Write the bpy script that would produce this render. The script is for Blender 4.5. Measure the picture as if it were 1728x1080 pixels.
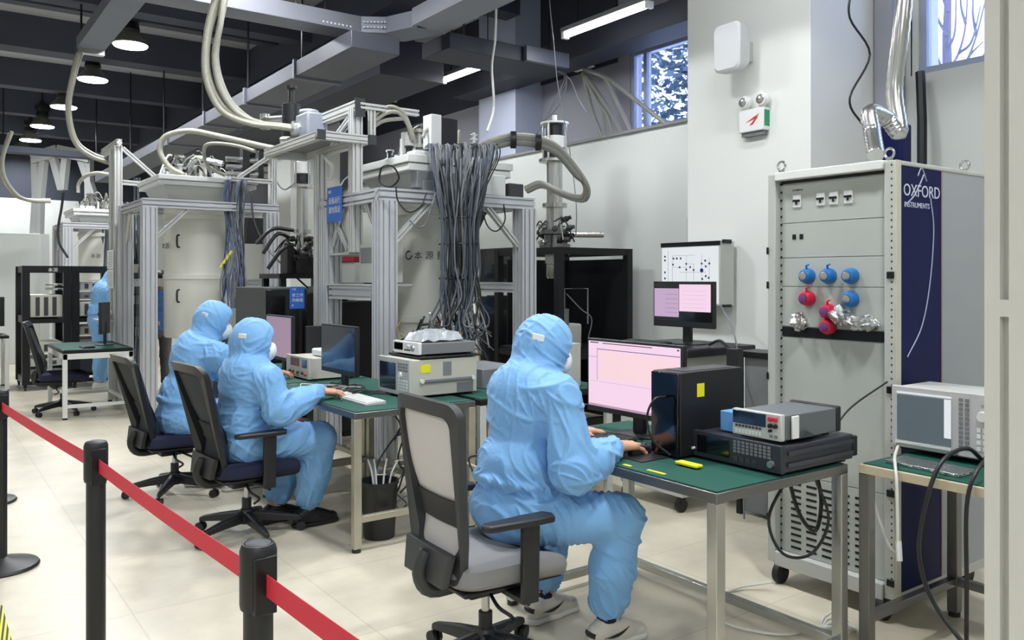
import bpy, math, random
import numpy as np
from mathutils import Vector as V, Matrix, Euler
random.seed(7)
for o in list(bpy.data.objects): bpy.data.objects.remove(o)
SC = bpy.context.scene; COL = SC.collection
# ---------------- camera (1728x1080, focal 1400 px, horizon on row 470) ----------------
YAW = math.radians(35.87); SN, CS = math.sin(YAW), math.cos(YAW); EYE = 1.5; FP = 1400.0
cd = bpy.data.cameras.new('camera'); cam = bpy.data.objects.new('camera', cd); COL.objects.link(cam)
cam.location = (0, 0, EYE); cam.rotation_euler = (math.pi/2, 0, -YAW)
cd.sensor_width = 36; cd.lens = FP/1728*36; cd.shift_y = -70/1728; cd.clip_start = .05; cd.clip_end = 400
SC.camera = cam
# ---------------- world, exposure ----------------
wd = bpy.data.worlds.new('sky'); SC.world = wd; wd.use_nodes = True
nt = wd.node_tree; bg = nt.nodes['Background']
sky = nt.nodes.new('ShaderNodeTexSky'); sky.sky_type = 'HOSEK_WILKIE'; sky.turbidity = 6; sky.sun_direction = (.3, -.6, .75)
mx = nt.nodes.new('ShaderNodeMix'); mx.data_type = 'RGBA'; mx.inputs[0].default_value = .75
mx.inputs[7].default_value = (.52, .62, 1.0, 1)
nt.links.new(sky.outputs[0], mx.inputs[6]); nt.links.new(mx.outputs[2], bg.inputs[0]); bg.inputs[1].default_value = 5.5
vs = SC.view_settings; vs.view_transform = 'Standard'; vs.look = 'None'; vs.gamma = 1; vs.use_curve_mapping = False; vs.exposure = 0.12
LAMP_W, TUBE_W = 68, 24      # watts of each high-bay lamp and each tube light
SC.cycles.max_bounces = 7; SC.cycles.diffuse_bounces = 4; SC.cycles.use_denoising = True
# ---------------- places ----------------
def W(px, py, d):
    u = (px-864)/FP*d
    return V((SN*d+CS*u, CS*d-SN*u, EYE-(py-470)/FP*d))
def onX(px, py, X): return W(px, py, X/(SN+CS*(px-864)/FP))
def onY(px, py, Y): return W(px, py, Y/(CS-SN*(px-864)/FP))
def onZ(px, py, z): return W(px, py, FP*(EYE-z)/(py-470))
# ---------------- materials ----------------
def lin(c): c /= 255; return c/12.92 if c <= .04045 else ((c+.055)/1.055)**2.4
def rgb(r, g, b): return (lin(r), lin(g), lin(b), 1)
MT = {}
def mat(name, col, rough=.5, metal=0, var=0, scale=8, bump=0, bscale=60, emit=0, alpha=1, sheen=0, coat=0, stretch=None, trans=0):
    if name in MT: return MT[name]
    m = bpy.data.materials.new(name); m.use_nodes = True; MT[name] = m
    n, l = m.node_tree.nodes, m.node_tree.links; p = n['Principled BSDF']
    p.inputs['Base Color'].default_value = col; p.inputs['Roughness'].default_value = rough; p.inputs['Metallic'].default_value = metal
    if sheen: p.inputs['Sheen Weight'].default_value = sheen
    if coat: p.inputs['Coat Weight'].default_value = coat
    if trans: p.inputs['Transmission Weight'].default_value = trans
    if alpha < 1: p.inputs['Alpha'].default_value = alpha
    tc = n.new('ShaderNodeTexCoord'); mp = n.new('ShaderNodeMapping'); l.new(tc.outputs['Object'], mp.inputs[0])
    if stretch: mp.inputs['Scale'].default_value = stretch
    nz = n.new('ShaderNodeTexNoise'); nz.inputs['Scale'].default_value = scale; nz.inputs['Detail'].default_value = 4
    l.new(mp.outputs[0], nz.inputs[0])
    if not var: var = .04
    r = n.new('ShaderNodeMapRange'); r.inputs[3].default_value = 1-var; r.inputs[4].default_value = 1+var
    l.new(nz.outputs[0], r.inputs[0])
    h = n.new('ShaderNodeHueSaturation'); h.inputs['Color'].default_value = col; l.new(r.outputs[0], h.inputs['Value'])
    l.new(h.outputs[0], p.inputs['Base Color'])
    if bump:
        nb = n.new('ShaderNodeTexNoise'); nb.inputs['Scale'].default_value = bscale; nb.inputs['Detail'].default_value = 3
        b = n.new('ShaderNodeBump'); b.inputs['Strength'].default_value = bump; b.inputs['Distance'].default_value = .01
        l.new(mp.outputs[0], nb.inputs[0]); l.new(nb.outputs[0], b.inputs['Height']); l.new(b.outputs[0], p.inputs['Normal'])
    if emit:
        l.new(h.outputs[0], p.inputs['Emission Color']); l.remove(p.inputs['Base Color'].links[0]); p.inputs['Base Color'].default_value = (.01, .01, .01, 1); p.inputs['Emission Strength'].default_value = emit
    return m
alu = mat('aluminium', rgb(206, 208, 214), .36, .35, .05, 6)
alup = mat('pale_aluminium', rgb(214, 215, 214), .42, .25, .05, 6)
slot = mat('slot_shadow_metal', rgb(92, 94, 104), .5, .5)
steel = mat('stainless_steel', rgb(190, 190, 186), .26, .9, .10, 5, .05, 30)
dsteel = mat('brushed_dark_steel', rgb(128, 128, 128), .32, .9, .12, 6)
worn = mat('worn_steel', rgb(182, 178, 160), .38, .6, .16, 9)
black = mat('black_plastic', rgb(26, 27, 30), .42)
blackm = mat('black_metal', rgb(20, 21, 25), .38, .2)
rubber = mat('black_rubber', rgb(22, 22, 23), .65)
dgrey = mat('dark_grey_plastic', rgb(58, 60, 64), .5)
mgrey = mat('mid_grey_paint', rgb(120, 123, 127), .5)
lgrey = mat('light_grey_paint', rgb(186, 188, 184), .5)
beige = mat('instrument_beige', rgb(192, 190, 178), .5)
white = mat('white_paint', rgb(222, 224, 222), .5)
whitep = mat('white_plastic', rgb(226, 228, 228), .4)
cream = mat('cream_can_paint', rgb(214, 214, 206), .36, 0, .03, 3)
rackg = mat('rack_grey_paint', rgb(178, 183, 178), .45, 0, .03, 2)
navy = mat('navy_panel', rgb(12, 20, 72), .5, 0, .1, 2)
navyf = mat('navy_fabric', rgb(24, 30, 58), .85, 0, .1, 20, .3, 200)
green = mat('green_esd_mat', rgb(4, 74, 62), .7, 0, .10, 3, .04, 120)
cable_g = mat('grey_cable', rgb(120, 124, 130), .5)
cable_s = mat('slate_cable', rgb(82, 90, 102), .5)
cable_w = mat('white_cable', rgb(212, 212, 206), .45)
cable_b = mat('black_cable', rgb(24, 25, 28), .45)
hosem = mat('braided_hose', rgb(158, 157, 147), .5, .2, .14, 30, .5, 140)
hosed = mat('grey_hose', rgb(132, 134, 132), .5, .2, .1, 20)
yellow = mat('yellow_sticker', rgb(232, 226, 40), .6, 0, .06)
bluep = mat('blue_knob_plastic', rgb(30, 112, 182), .35)
redp = mat('red_knob_plastic', rgb(196, 30, 62), .35)
skin = mat('skin', rgb(214, 160, 132), .5, 0, .05, 20)
hairm = mat('black_hair', rgb(22, 20, 20), .5, 0, .1, 60)
suit = mat('blue_coverall_fabric', rgb(120, 174, 226), .6, 0, .05, 5, .3, 40, sheen=.15)
maskm = mat('white_face_mask', rgb(228, 232, 234), .7)
foil = mat('silver_foil', rgb(206, 208, 208), .2, .95, .2, 40, .9, 70)
scrd = mat('dark_screen', rgb(32, 40, 58), .12, coat=.5)
darkscr = mat('black_screen', rgb(8, 9, 12), .12, coat=.5)
tape = mat('red_webbing', rgb(204, 34, 60), .6, 0, .04, 30, .15, 300)
# ---------------- mesh builder ----------------
def spl(pts, n=8):
    pts = [V(p) for p in pts]
    if len(pts) < 3: return pts
    P = [pts[0]*2-pts[1]]+pts+[pts[-1]*2-pts[-2]]; out = []
    for i in range(1, len(P)-2):
        a, b, c, d = P[i-1:i+3]
        for k in range(n):
            t = k/n
            out.append(.5*((2*b)+(c-a)*t+(2*a-5*b+4*c-d)*t*t+(3*b-a-3*c+d)*t**3))
    out.append(pts[-1]); return out
class MB:
    def __init__(s): s.v = []; s.f = []; s.mi = []; s.m = 0
    def face(s, idx): s.f.append(idx); s.mi.append(s.m)
    def box(s, x0, y0, z0, x1, y1, z1, m=None):
        if m is not None: s.m = m
        if x0 > x1: x0, x1 = x1, x0
        if y0 > y1: y0, y1 = y1, y0
        if z0 > z1: z0, z1 = z1, z0
        b = len(s.v); s.v += [V(p) for p in ((x0,y0,z0),(x1,y0,z0),(x1,y1,z0),(x0,y1,z0),(x0,y0,z1),(x1,y0,z1),(x1,y1,z1),(x0,y1,z1))]
        for q in ((0,3,2,1),(4,5,6,7),(0,1,5,4),(1,2,6,5),(2,3,7,6),(3,0,4,7)): s.face([b+i for i in q])
        return s
    def prism(s, poly, vec, m=None):        # planar polygon (3d points), extruded along vec
        if m is not None: s.m = m
        poly = [V(p) for p in poly]; vec = V(vec); n = len(poly); b = len(s.v)
        nrm = V((0, 0, 0))
        for i in range(n): nrm += poly[i].cross(poly[(i+1) % n])
        if nrm.dot(vec) < 0: poly.reverse()
        s.v += poly+[p+vec for p in poly]
        s.face([b+n-1-i for i in range(n)]); s.face([b+n+i for i in range(n)])
        for i in range(n): j = (i+1) % n; s.face([b+i, b+j, b+n+j, b+n+i])
        return s
    def bar(s, p, q, w, h, m=None, up=(0, 0, 1), prof=None):
        p, q = V(p), V(q); t = (q-p).normalized(); up = V(up)
        if abs(t.dot(up)) > .99: up = V((0, 1, 0))
        a = t.cross(up).normalized(); c = a.cross(t)
        if prof: poly = [p+a*x*w+c*y*h for x, y in prof]
        else: poly = [p+a*x*w/2+c*y*h/2 for x, y in ((-1,-1),(1,-1),(1,1),(-1,1))]
        return s.prism(poly, q-p, m)
    def tube(s, pts, r, n=8, m=None, smooth=0, closed=False):
        if m is not None: s.m = m
        if smooth: pts = spl(pts, smooth)
        pts = [V(p) for p in pts]; N = len(pts); b = len(s.v)
        rr = r if isinstance(r, (list, tuple)) else [r]*N
        ref = None
        for i, p in enumerate(pts):
            t = (pts[min(i+1, N-1)]-pts[max(i-1, 0)])
            if t.length < 1e-9: t = V((0, 0, 1))
            t.normalize()
            if ref is None:
                ref = V((0, 0, 1)) if abs(t.z) < .9 else V((1, 0, 0))
            a = t.cross(ref)
            if a.length < 1e-6: a = t.orthogonal()
            a.normalize(); ref = a.cross(t).normalized()
            for k in range(n):
                an = 2*math.pi*k/n; s.v.append(p+(a*math.cos(an)+ref*math.sin(an))*rr[i])
        for i in range(N-1):
            for k in range(n):
                k2 = (k+1) % n; s.face([b+i*n+k, b+i*n+k2, b+(i+1)*n+k2, b+(i+1)*n+k])
        s.face([b+n-1-k for k in range(n)]); s.face([b+(N-1)*n+k for k in range(n)])
        return s
    def cyl(s, p, q, r, r2=None, n=20, m=None):
        if m is not None: s.m = m
        p, q = V(p), V(q); t = (q-p).normalized(); a = t.orthogonal().normalized(); c = t.cross(a); r2 = r if r2 is None else r2; b = len(s.v)
        for o, R in ((p, r), (q, r2)):
            for k in range(n): an = 2*math.pi*k/n; s.v.append(o+(a*math.cos(an)+c*math.sin(an))*R)
        for k in range(n): k2 = (k+1) % n; s.face([b+k, b+k2, b+n+k2, b+n+k])
        s.face([b+n-1-k for k in range(n)]); s.face([b+n+k for k in range(n)])
        return s
    def lathe(s, prof, c=(0, 0, 0), n=32, axis=(0, 0, 1), m=None):   # prof: (radius, height)
        if m is not None: s.m = m
        ax = V(axis).normalized(); a = ax.orthogonal().normalized()
        if abs(ax.z) > .99: a = V((1, 0, 0))
        d = ax.cross(a); c = V(c); b = len(s.v); N = len(prof)
        for r, z in prof:
            for k in range(n): an = 2*math.pi*k/n; s.v.append(c+ax*z+(a*math.cos(an)+d*math.sin(an))*max(r, 1e-4))
        up = sum((prof[i+1][1]-prof[i][1])*(prof[i][0]+prof[i+1][0]) for i in range(N-1)) >= 0
        for i in range(N-1):
            for k in range(n):
                k2 = (k+1) % n; q = [b+i*n+k, b+i*n+k2, b+(i+1)*n+k2, b+(i+1)*n+k]
                s.face(q if up else q[::-1])
        e0, e1 = [b+n-1-k for k in range(n)], [b+(N-1)*n+k for k in range(n)]
        s.face(e0 if up else e0[::-1]); s.face(e1 if up else e1[::-1])
        return s
    def ball(s, c, r, m=None, n=12, sq=(1, 1, 1)):
        if m is not None: s.m = m
        c = V(c); b = len(s.v); R = n//2
        for i in range(1, R):
            th = math.pi*i/R
            for k in range(n):
                an = 2*math.pi*k/n; s.v.append(c+V((r*sq[0]*math.sin(th)*math.cos(an), r*sq[1]*math.sin(th)*math.sin(an), r*sq[2]*math.cos(th))))
        t = len(s.v); s.v += [c+V((0, 0, r*sq[2])), c-V((0, 0, r*sq[2]))]
        for i in range(R-2):
            for k in range(n):
                k2 = (k+1) % n; s.face([b+i*n+k, b+(i+1)*n+k, b+(i+1)*n+k2, b+i*n+k2])
        for k in range(n):
            k2 = (k+1) % n; s.face([t, b+k, b+k2]); s.face([t+1, b+(R-2)*n+k2, b+(R-2)*n+k])
        return s
    def add(s, verts, faces, m=None):
        if m is not None: s.m = m
        b = len(s.v); s.v += [V(p) for p in verts]
        for q in faces: s.face([b+i for i in q])
        return s
def finish(name, mb, mats, origin=None, bevel=0, smooth=True, seg=2):
    me = bpy.data.meshes.new(name)
    o0 = V(origin) if origin is not None else V((0, 0, 0))
    me.from_pydata([tuple(p-o0) for p in mb.v], [], mb.f)
    if not isinstance(mats, (list, tuple)): mats = [mats]
    for m in mats: me.materials.append(m)
    me.polygons.foreach_set('material_index', mb.mi)
    if smooth:
        me.polygons.foreach_set('use_smooth', [True]*len(me.polygons)); me.set_sharp_from_angle(angle=math.radians(35))
    me.update()
    o = bpy.data.objects.new(name, me); COL.objects.link(o)
    if bevel:
        b = o.modifiers.new('bevel', 'BEVEL'); b.width = bevel; b.segments = seg; b.limit_method = 'ANGLE'; b.angle_limit = math.radians(40); b.harden_normals = False
    return o
LOCAL = set(); USED = {}
def tag(o, label, cat, group=None, kind=None):
    o['label'] = label; o['category'] = cat
    if group: o['group'] = group
    if kind: o['kind'] = kind
    return o
def thing(name, label, cat, loc=(0, 0, 0), rotz=0, group=None, local=True, kind=None):
    o = bpy.data.objects.new(name, None); COL.objects.link(o); o.location = loc; o.rotation_euler = (0, 0, rotz); o.empty_display_size = .1
    if local: LOCAL.add(o.name)
    return tag(o, label, cat, group, kind)
def part(name, mb, mats, parent, bevel=0, label=None, smooth=True, kind=None, seg=2):
    o = finish(name, mb, mats, None, bevel, smooth, seg); o.parent = parent
    if parent.parent is None and parent.name not in LOCAL:
        if parent.type == 'EMPTY': o.matrix_parent_inverse = (Matrix.Translation(parent.location) @ parent.rotation_euler.to_matrix().to_4x4()).inverted()
        else: o.matrix_parent_inverse = Matrix.Translation(parent.location).inverted()
    if label: o['label'] = label
    if kind: o['kind'] = kind
    return o
def solo(name, mb, mats, label, cat, group=None, bevel=0, kind=None, smooth=True):
    xs = [p.x for p in mb.v]; ys = [p.y for p in mb.v]; zs = [p.z for p in mb.v]
    c = V(((min(xs)+max(xs))/2, (min(ys)+max(ys))/2, min(zs)))
    o = finish(name, mb, mats, c, bevel, smooth); o.location = c
    return tag(o, label, cat, group, kind)
def struct(name, mb, mats, parent=None, bevel=0):
    if parent: return part(name, mb, mats, parent, bevel)
    o = finish(name, mb, mats, None, bevel); o['kind'] = 'structure'; return o
def dup(root, loc, rotz=0, label=None, group=None):
    r = root.copy(); COL.objects.link(r); r.location = loc; r.rotation_euler = (0, 0, rotz)
    if label: r['label'] = label
    if group: r['group'] = group
    if root.name in LOCAL: LOCAL.add(r.name)
    for ch in list(root.children):
        c = ch.copy(); COL.objects.link(c); c.parent = r
        for g in list(ch.children):
            d = g.copy(); COL.objects.link(d); d.parent = c
    return r
FACE = {'-X': (V((0, -1, 0)), V((0, 0, 1)), V((-1, 0, 0))), '-Y': (V((1, 0, 0)), V((0, 0, 1)), V((0, -1, 0)))}
def text_mb(s, size, at, face='-X', m=0, align='LEFT', bend=None):
    cu = bpy.data.curves.new('t', 'FONT'); cu.body = s; cu.size = size; cu.align_x = align; cu.extrude = .0006; cu.resolution_u = 3
    o = bpy.data.objects.new('t', cu); COL.objects.link(o)
    dg = bpy.context.evaluated_depsgraph_get(); me = bpy.data.meshes.new_from_object(o.evaluated_get(dg))
    R, U, N = FACE[face] if isinstance(face, str) else face
    vs_ = []
    for v in me.vertices:
        if bend: cx, cy, rad, a0 = bend; a = a0+v.co.x/rad; vs_.append(V((cx+(rad+v.co.z)*math.cos(a), cy+(rad+v.co.z)*math.sin(a), at[2]+v.co.y)))
        else: vs_.append(V(at)+R*v.co.x+U*v.co.y+N*v.co.z)
    mb = MB(); mb.add(vs_, [list(p.vertices) for p in me.polygons], m)
    bpy.data.objects.remove(o); bpy.data.curves.remove(cu); bpy.data.meshes.remove(me)
    return mb
def slotprof(n, depth=.42, sl=.30):     # unit square outline (half size .5) with n T-slots per side
    side = []; w = 1.0/n
    for i in range(n):
        c = -.5+(i+.5)*w; side += [(c-w*sl/2, -.5), (c-w*sl/2, -.5+w*depth), (c+w*sl/2, -.5+w*depth), (c+w*sl/2, -.5)]
    out = []
    for k in range(4):
        cs_, sn_ = (1, 0, -1, 0)[k], (0, 1, 0, -1)[k]
        out.append((-.5*cs_+.5*sn_, -.5*sn_-.5*cs_))
        out += [(x*cs_-y*sn_, x*sn_+y*cs_) for x, y in side]
    return out
SP1, SP2 = slotprof(1), slotprof(2)
navy.node_tree.nodes['Principled BSDF'].inputs['Specular IOR Level'].default_value = .15
# ================= the setting =================
XW, LEDGE, CEIL = 6.2, 3.05, 5.3
wallw = mat('wall_paint', rgb(198, 202, 200), .7, 0, .02, 2)
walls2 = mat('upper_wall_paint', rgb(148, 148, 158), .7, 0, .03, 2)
ceilm = mat('dark_ceiling_paint', rgb(176, 178, 184), .8, 0, .06, 2)
beamm = mat('dark_beam_paint', rgb(66, 70, 84), .75, 0, .06, 2)
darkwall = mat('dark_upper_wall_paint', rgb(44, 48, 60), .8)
pillw = mat('pillar_white_paint', rgb(226, 228, 226), .65, 0, .02, 2)
def floor_mat():
    m = bpy.data.materials.new('worn_cream_floor'); m.use_nodes = True; n, l = m.node_tree.nodes, m.node_tree.links; p = n['Principled BSDF']
    tc = n.new('ShaderNodeTexCoord'); br = n.new('ShaderNodeTexBrick'); br.offset = 0; br.inputs['Scale'].default_value = 1
    br.inputs['Brick Width'].default_value = .8; br.inputs['Row Height'].default_value = .8; br.inputs['Mortar Size'].default_value = .006; br.inputs['Mortar Smooth'].default_value = .6
    br.inputs['Color1'].default_value = rgb(216, 208, 188); br.inputs['Color2'].default_value = rgb(212, 204, 184); br.inputs['Mortar'].default_value = rgb(198, 191, 173)
    l.new(tc.outputs['Object'], br.inputs[0])
    n1 = n.new('ShaderNodeTexNoise'); n1.inputs['Scale'].default_value = 1.9; n1.inputs['Detail'].default_value = 8; n1.inputs['Roughness'].default_value = .65; l.new(tc.outputs['Object'], n1.inputs[0])
    cr = n.new('ShaderNodeMapRange'); cr.inputs[1].default_value = .3; cr.inputs[2].default_value = .7; cr.inputs[3].default_value = .76; cr.inputs[4].default_value = 1.08; l.new(n1.outputs[0], cr.inputs[0])
    h = n.new('ShaderNodeHueSaturation'); l.new(br.outputs[0], h.inputs['Color']); l.new(cr.outputs[0], h.inputs['Value'])
    l.new(h.outputs[0], p.inputs['Base Color'])
    r = n.new('ShaderNodeMapRange'); r.inputs[3].default_value = .22; r.inputs[4].default_value = .5; l.new(n1.outputs[0], r.inputs[0]); l.new(r.outputs[0], p.inputs['Roughness'])
    return m
X0, Y0, YB = -5.0, -4.0, 24.0
struct('floor', MB().box(X0, Y0, -.1, 8, YB+.4, 0), floor_mat())
struct('ceiling', MB().box(X0, Y0, CEIL, 8, YB+.4, CEIL+.2), ceilm)
# low partition wall on the right with its ledge, upper wall set back behind it
w = MB().box(XW, 4.71, 0, XW+.5, YB, LEDGE, 0)
struct('wall_right', w, wallw)
struct('trim_1', MB().box(XW-.02, 4.71, LEDGE, XW+.52, YB, LEDGE+.03), mat('ledge_paint', rgb(120, 122, 122), .6))
# recessed panel low on the right wall beside the pillar
struct('trim_2', MB().box(XW-.03, 4.72, 0, XW, 5.6, 2.1), mat('recess_paint', rgb(176, 178, 168), .7))
XU = 6.75
up = MB()
up.box(XU, 7.0, LEDGE, XU+.2, YB, CEIL); up.box(XU, 4.7, 4.12, XU+.2, 7.0, CEIL); up.box(XU, 4.7, 0, XU+.2, 7.0, LEDGE)
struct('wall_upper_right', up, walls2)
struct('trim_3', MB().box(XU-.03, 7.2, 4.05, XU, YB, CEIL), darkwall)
w = MB(); w.box(XW, Y0, 0, XW+.3, 3.55, LEDGE); w.box(XW, 3.35, LEDGE, XW+.3, 3.55, CEIL); w.box(XW, 3.30, LEDGE, XW+.3, 3.36, CEIL)
w.box(XW, Y0, 4.5, XW+.3, 3.30, CEIL); w.box(XW, Y0, LEDGE, XW+.3, .9, 4.5)
struct('wall_right_near', w, wallw)
struct('wall_back', MB().box(X0, YB, 0, 8, YB+.2, 3.5), wallw)
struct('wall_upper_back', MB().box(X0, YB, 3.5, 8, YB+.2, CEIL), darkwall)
struct('wall_left', MB().box(X0-.2, Y0, 0, X0, YB, CEIL), wallw)
struct('wall_front', MB().box(X0, Y0-.2, 0, 8, Y0, CEIL), wallw)
# pillars
def pillar(x0, y0, x1, y1, m): struct('pillar', MB().box(x0, y0, 0, x1, y1, CEIL), m)
pillar(5.2, 3.55, 6.95, 4.71, pillw)
pillar(6.31, 8.65, 6.95, 9.5, mat('window_lit_pillar_paint', rgb(176, 184, 206), .6))  # blue window light is put into this pillar's colour
pillar(5.2, 13.6, 6.1, 14.7, pillw)
# windows: frame and pane
glass = mat('window_glass', (.9, .95, 1, 1), .02, trans=1)
wframe = mat('window_frame_grey', rgb(150, 160, 184), .4)
def window(n, X, y0, y1, z0, z1, mull):
    f = MB(); t = .05
    f.box(X+.02, y0, z0, X+.1, y1, z0+t); f.box(X+.02, y0, z1-t, X+.1, y1, z1)
    for y in [y0, y1-t]+mull: f.box(X+.02, y, z0+t, X+.1, y+t, z1-t)
    fr = struct('window_%d' % n, f, wframe)
    part('pane', MB().box(X+.055, y0+.01, z0+.01, X+.065, y1-.01, z1-.01), glass, fr)
window(1, XU, 4.7, 7.0, LEDGE+.03, 4.12, [6.75, 5.4])
window(2, XW, .9, 3.30, LEDGE, 4.5, [2.0])
# blue window jamb seen edge-on and the drain pipe column beside the pillar
struct('trim_4', MB().box(6.0, 3.40, 0, 6.19, 3.54, CEIL), mat('grey_column_paint', rgb(150, 152, 162), .6))
# ceiling beams
for i, y in enumerate((-2.5, .2, 2.9, 5.7, 8.4, 11.1, 13.75, 16.6, 19.3, 22.0)):
    struct('beam', MB().box(X0, y, 4.82, 6.2, y+.3, CEIL).box(X0, y+1.3, 5.08, 6.2, y+1.5, CEIL), beamm)
for x in (-2.2, 4.55): struct('beam', MB().box(x, Y0, 4.72, x+.32, YB, CEIL), beamm)
# bare tree outside the near window, leafy tree outside the far one
bark = mat('bark', rgb(128, 124, 138), .9, 0, .1)
def branch(mb, p, d, r, L, n):
    q = p+d*L; mid = (p+q)/2+V((random.uniform(-.06, .06), random.uniform(-.06, .06), 0))*L
    mb.tube(spl([p, mid, q], 3), [r-(r-r*.62)*i/6 for i in range(7)], 6)
    if n:
        for k in range(3 if n > 2 else 2):
            a = random.uniform(.25, .7)*(1 if k % 2 else -1)
            dd = (d+V((random.uniform(-.2, .2), a, random.uniform(.0, .25)))).normalized(); branch(mb, p+(q-p)*random.uniform(.55, 1), dd, r*.6, L*.72, n-1)
mb = MB(); TX = 9.6; tp = lambda x, y, dx=0: onX(x, y, TX+dx)
g0 = tp(1600, 200); mb.tube([V((g0.x, g0.y, -.1)), V((g0.x, g0.y+.03, 1.8)), g0, tp(1598, 60, .05), tp(1602, -60)], [.10, .085, .06, .05, .03], 8)
RB = random.Random(5)
for q in ([(1600, 120), (1618, 90), (1630, 40), (1634, -40)], [(1600, 150), (1628, 110), (1648, 60), (1668, -20)], [(1599, 60), (1582, 30), (1574, -10), (1572, -60)], [(1598, 130), (1580, 90), (1566, 20), (1560, -50)], [(1600, 20), (1590, -10), (1586, -60)], [(1602, 80), (1612, 50), (1614, -30)], [(1600, 170), (1640, 130), (1662, 90), (1690, 30)], [(1618, 90), (1640, 70), (1655, 10)], [(1582, 30), (1566, 22), (1552, -8)], [(1566, 20), (1572, -5), (1580, -40)], [(1630, 40), (1622, 10), (1620, -40)], [(1648, 60), (1642, 20), (1645, -40)], [(1628, 110), (1640, 90), (1660, 70)], [(1598, 180), (1570, 140), (1552, 100)]):
    pts = [tp(x, y, .05*i*(1 if x % 4 else -1)) for i, (x, y) in enumerate(q)]; sp = spl(pts, 5); mb.tube(sp, [.019-.013*i/(len(sp)-1) for i in range(len(sp))], 6)
solo('bare_tree', mb, bark, 'leafless tree with thin bare branches outside the near high window', 'tree')
leafm = mat('pale_leaves', rgb(104, 122, 132), .8, 0, .5, 6)
tr = thing('leafy_tree', 'leafy green tree seen through the far high window', 'tree', (10.5, 9.3, 0), local=False)
part('trunk', MB().tube([(10.5, 9.3, 0), (10.5, 9.2, 2.5), (10.6, 9.4, 4.6)], [.14, .11, .05], 8), bark, tr)
lv = MB(); R = random.Random(3)
for i in range(5200):
    c = V((10.5+R.gauss(0, .7), 9.2+R.gauss(0, 1.1), 5.0+R.gauss(0, 1.0))); s = R.uniform(.03, .07)
    a = V((R.gauss(0, 1), R.gauss(0, 1), R.gauss(0, 1))).normalized(); b = a.orthogonal().normalized()
    lv.add([c-a*s*1.6, c+b*s, c+a*s*1.6, c-b*s], [[0, 1, 2, 3]])
part('foliage', lv, leafm, tr)
# ================= lamps =================
glow = mat('lamp_diffuser', (1, 1, 1, 1), .5, emit=14)
tubeglow = mat('tube_glow', (1, 1, .97, 1), .5, emit=13)
def high_bay():
    t = thing('high_bay_lamp', 'lamp', 'ceiling lamp', (2.35, 11.9, 4.6))
    part('housing', MB().lathe([(.10, .17), (.12, .20), (.10, .30), (.13, .33), (.13, .42), (.05, .44), (.03, .52)], n=24), blackm, t)
    part('reflector', MB().lathe([(.20, 0), (.225, .0), (.225, .02), (.13, .13), (.10, .17), (.09, .17), (.12, .12), (.20, .02)], n=32), mat('lamp_reflector', rgb(120, 120, 112), .4, .5), t)
    part('diffuser', MB().lathe([(.205, -.018), (.215, 0), (.205, .012)], n=32), glow, t)
    part('cord', MB().cyl((0, 0, .52), (0, 0, .70), .012, n=8), blackm, t)
    ld = bpy.data.lights.new('lamp_light', 'AREA'); ld.shape = 'DISK'; ld.size = .42; ld.energy = LAMP_W; ld.color = (.96, .985, 1); ld.spread = math.radians(165)
    lo = bpy.data.objects.new('lamp_light', ld); COL.objects.link(lo); lo.parent = t; lo.location = (0, 0, -.03)
    return t
hb = high_bay()
lamps = [(2.35, 11.9), (2.28, 14.3), (2.22, 16.9), (2.15, 19.3), (2.15, 21.4), (2.15, 23.1)]
names = ['largest and nearest high bay lamp in the row of glowing round lamps', 'second high bay lamp from the right in the row of glowing lamps', 'middle high bay lamp crossed by a hanging cable', 'fourth high bay lamp from the right in the row of glowing lamps', 'small far high bay lamp just left of the fourth round lamp', 'smallest and farthest high bay lamp at the left edge']
for i, (x, y) in enumerate(lamps):
    if i == 0: hb['label'] = names[0]; hb['group'] = 'high bay lamps in a row'; hb.location = (x, y, 4.6)
    else: dup(hb, (x, y, 4.6), 0, names[i], 'high bay lamps in a row')
for i, (x, y) in enumerate(((2.35, 9.3), (2.35, 6.5), (2.35, 3.7), (2.35, .9), (-2.6, 2.2), (-2.6, 7.2), (-2.6, 12.5), (-2.6, 18), (-.3, -1.3), (-2.6, -2.2))):  # last two lamps are added unseen behind the viewer to brighten the near upright
    dup(hb, (x, y, 4.6), 0, 'high bay lamp outside the picture, %s' % ('just above its upper edge', 'above the middle chairs', 'above the nearest chair', 'above the nearest belt post', 'left of the nearest belt post', 'left of the small white table', 'left of the black racks', 'beside the far white partition', 'added behind the viewer to brighten the near upright', 'added far behind the viewer to brighten the near upright')[i])
def tube_light():
    t = thing('tube_light', 'lamp', 'tube light', (5.45, 6, 4.0))
    part('housing', MB().box(-.05, -.62, .03, .05, .62, .075), mgrey, t, .004)
    part('tube', MB().cyl((0, -.58, 0), (0, .58, 0), .028, n=14), tubeglow, t)
    for s in (-1, 1): part('end_cap', MB().box(-.04, s*.58, -.035, .04, s*.62, .03), whitep, t, .004)
    for s in (-.4, .4): part('rod', MB().cyl((0, s, .075), (0, s, 1.0), .006, n=6), blackm, t)
    ld = bpy.data.lights.new('tube_light_glow', 'AREA'); ld.shape = 'RECTANGLE'; ld.size = .05; ld.size_y = 1.1; ld.energy = TUBE_W; ld.color = (.97, .99, 1)
    lo = bpy.data.objects.new('tube_light_glow', ld); COL.objects.link(lo); lo.parent = t; lo.location = (0, 0, -.04)
    return t
tl = tube_light(); tl['label'] = 'longest glowing tube light, nearest the leafy high window'; tl['group'] = 'ceiling tube lights'
for y, l_ in ((8.42, 'glowing tube light in the middle of the ceiling, left of the hanging white cord'), (10.95, 'short looking far tube light above the bench of hoses on the middle machine'), (13.4, 'farthest tube light, hidden low among the machines')):
    dup(tl, (5.45 if y < 13 else 4.9, y, 4.0), 0, l_, 'ceiling tube lights')
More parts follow.
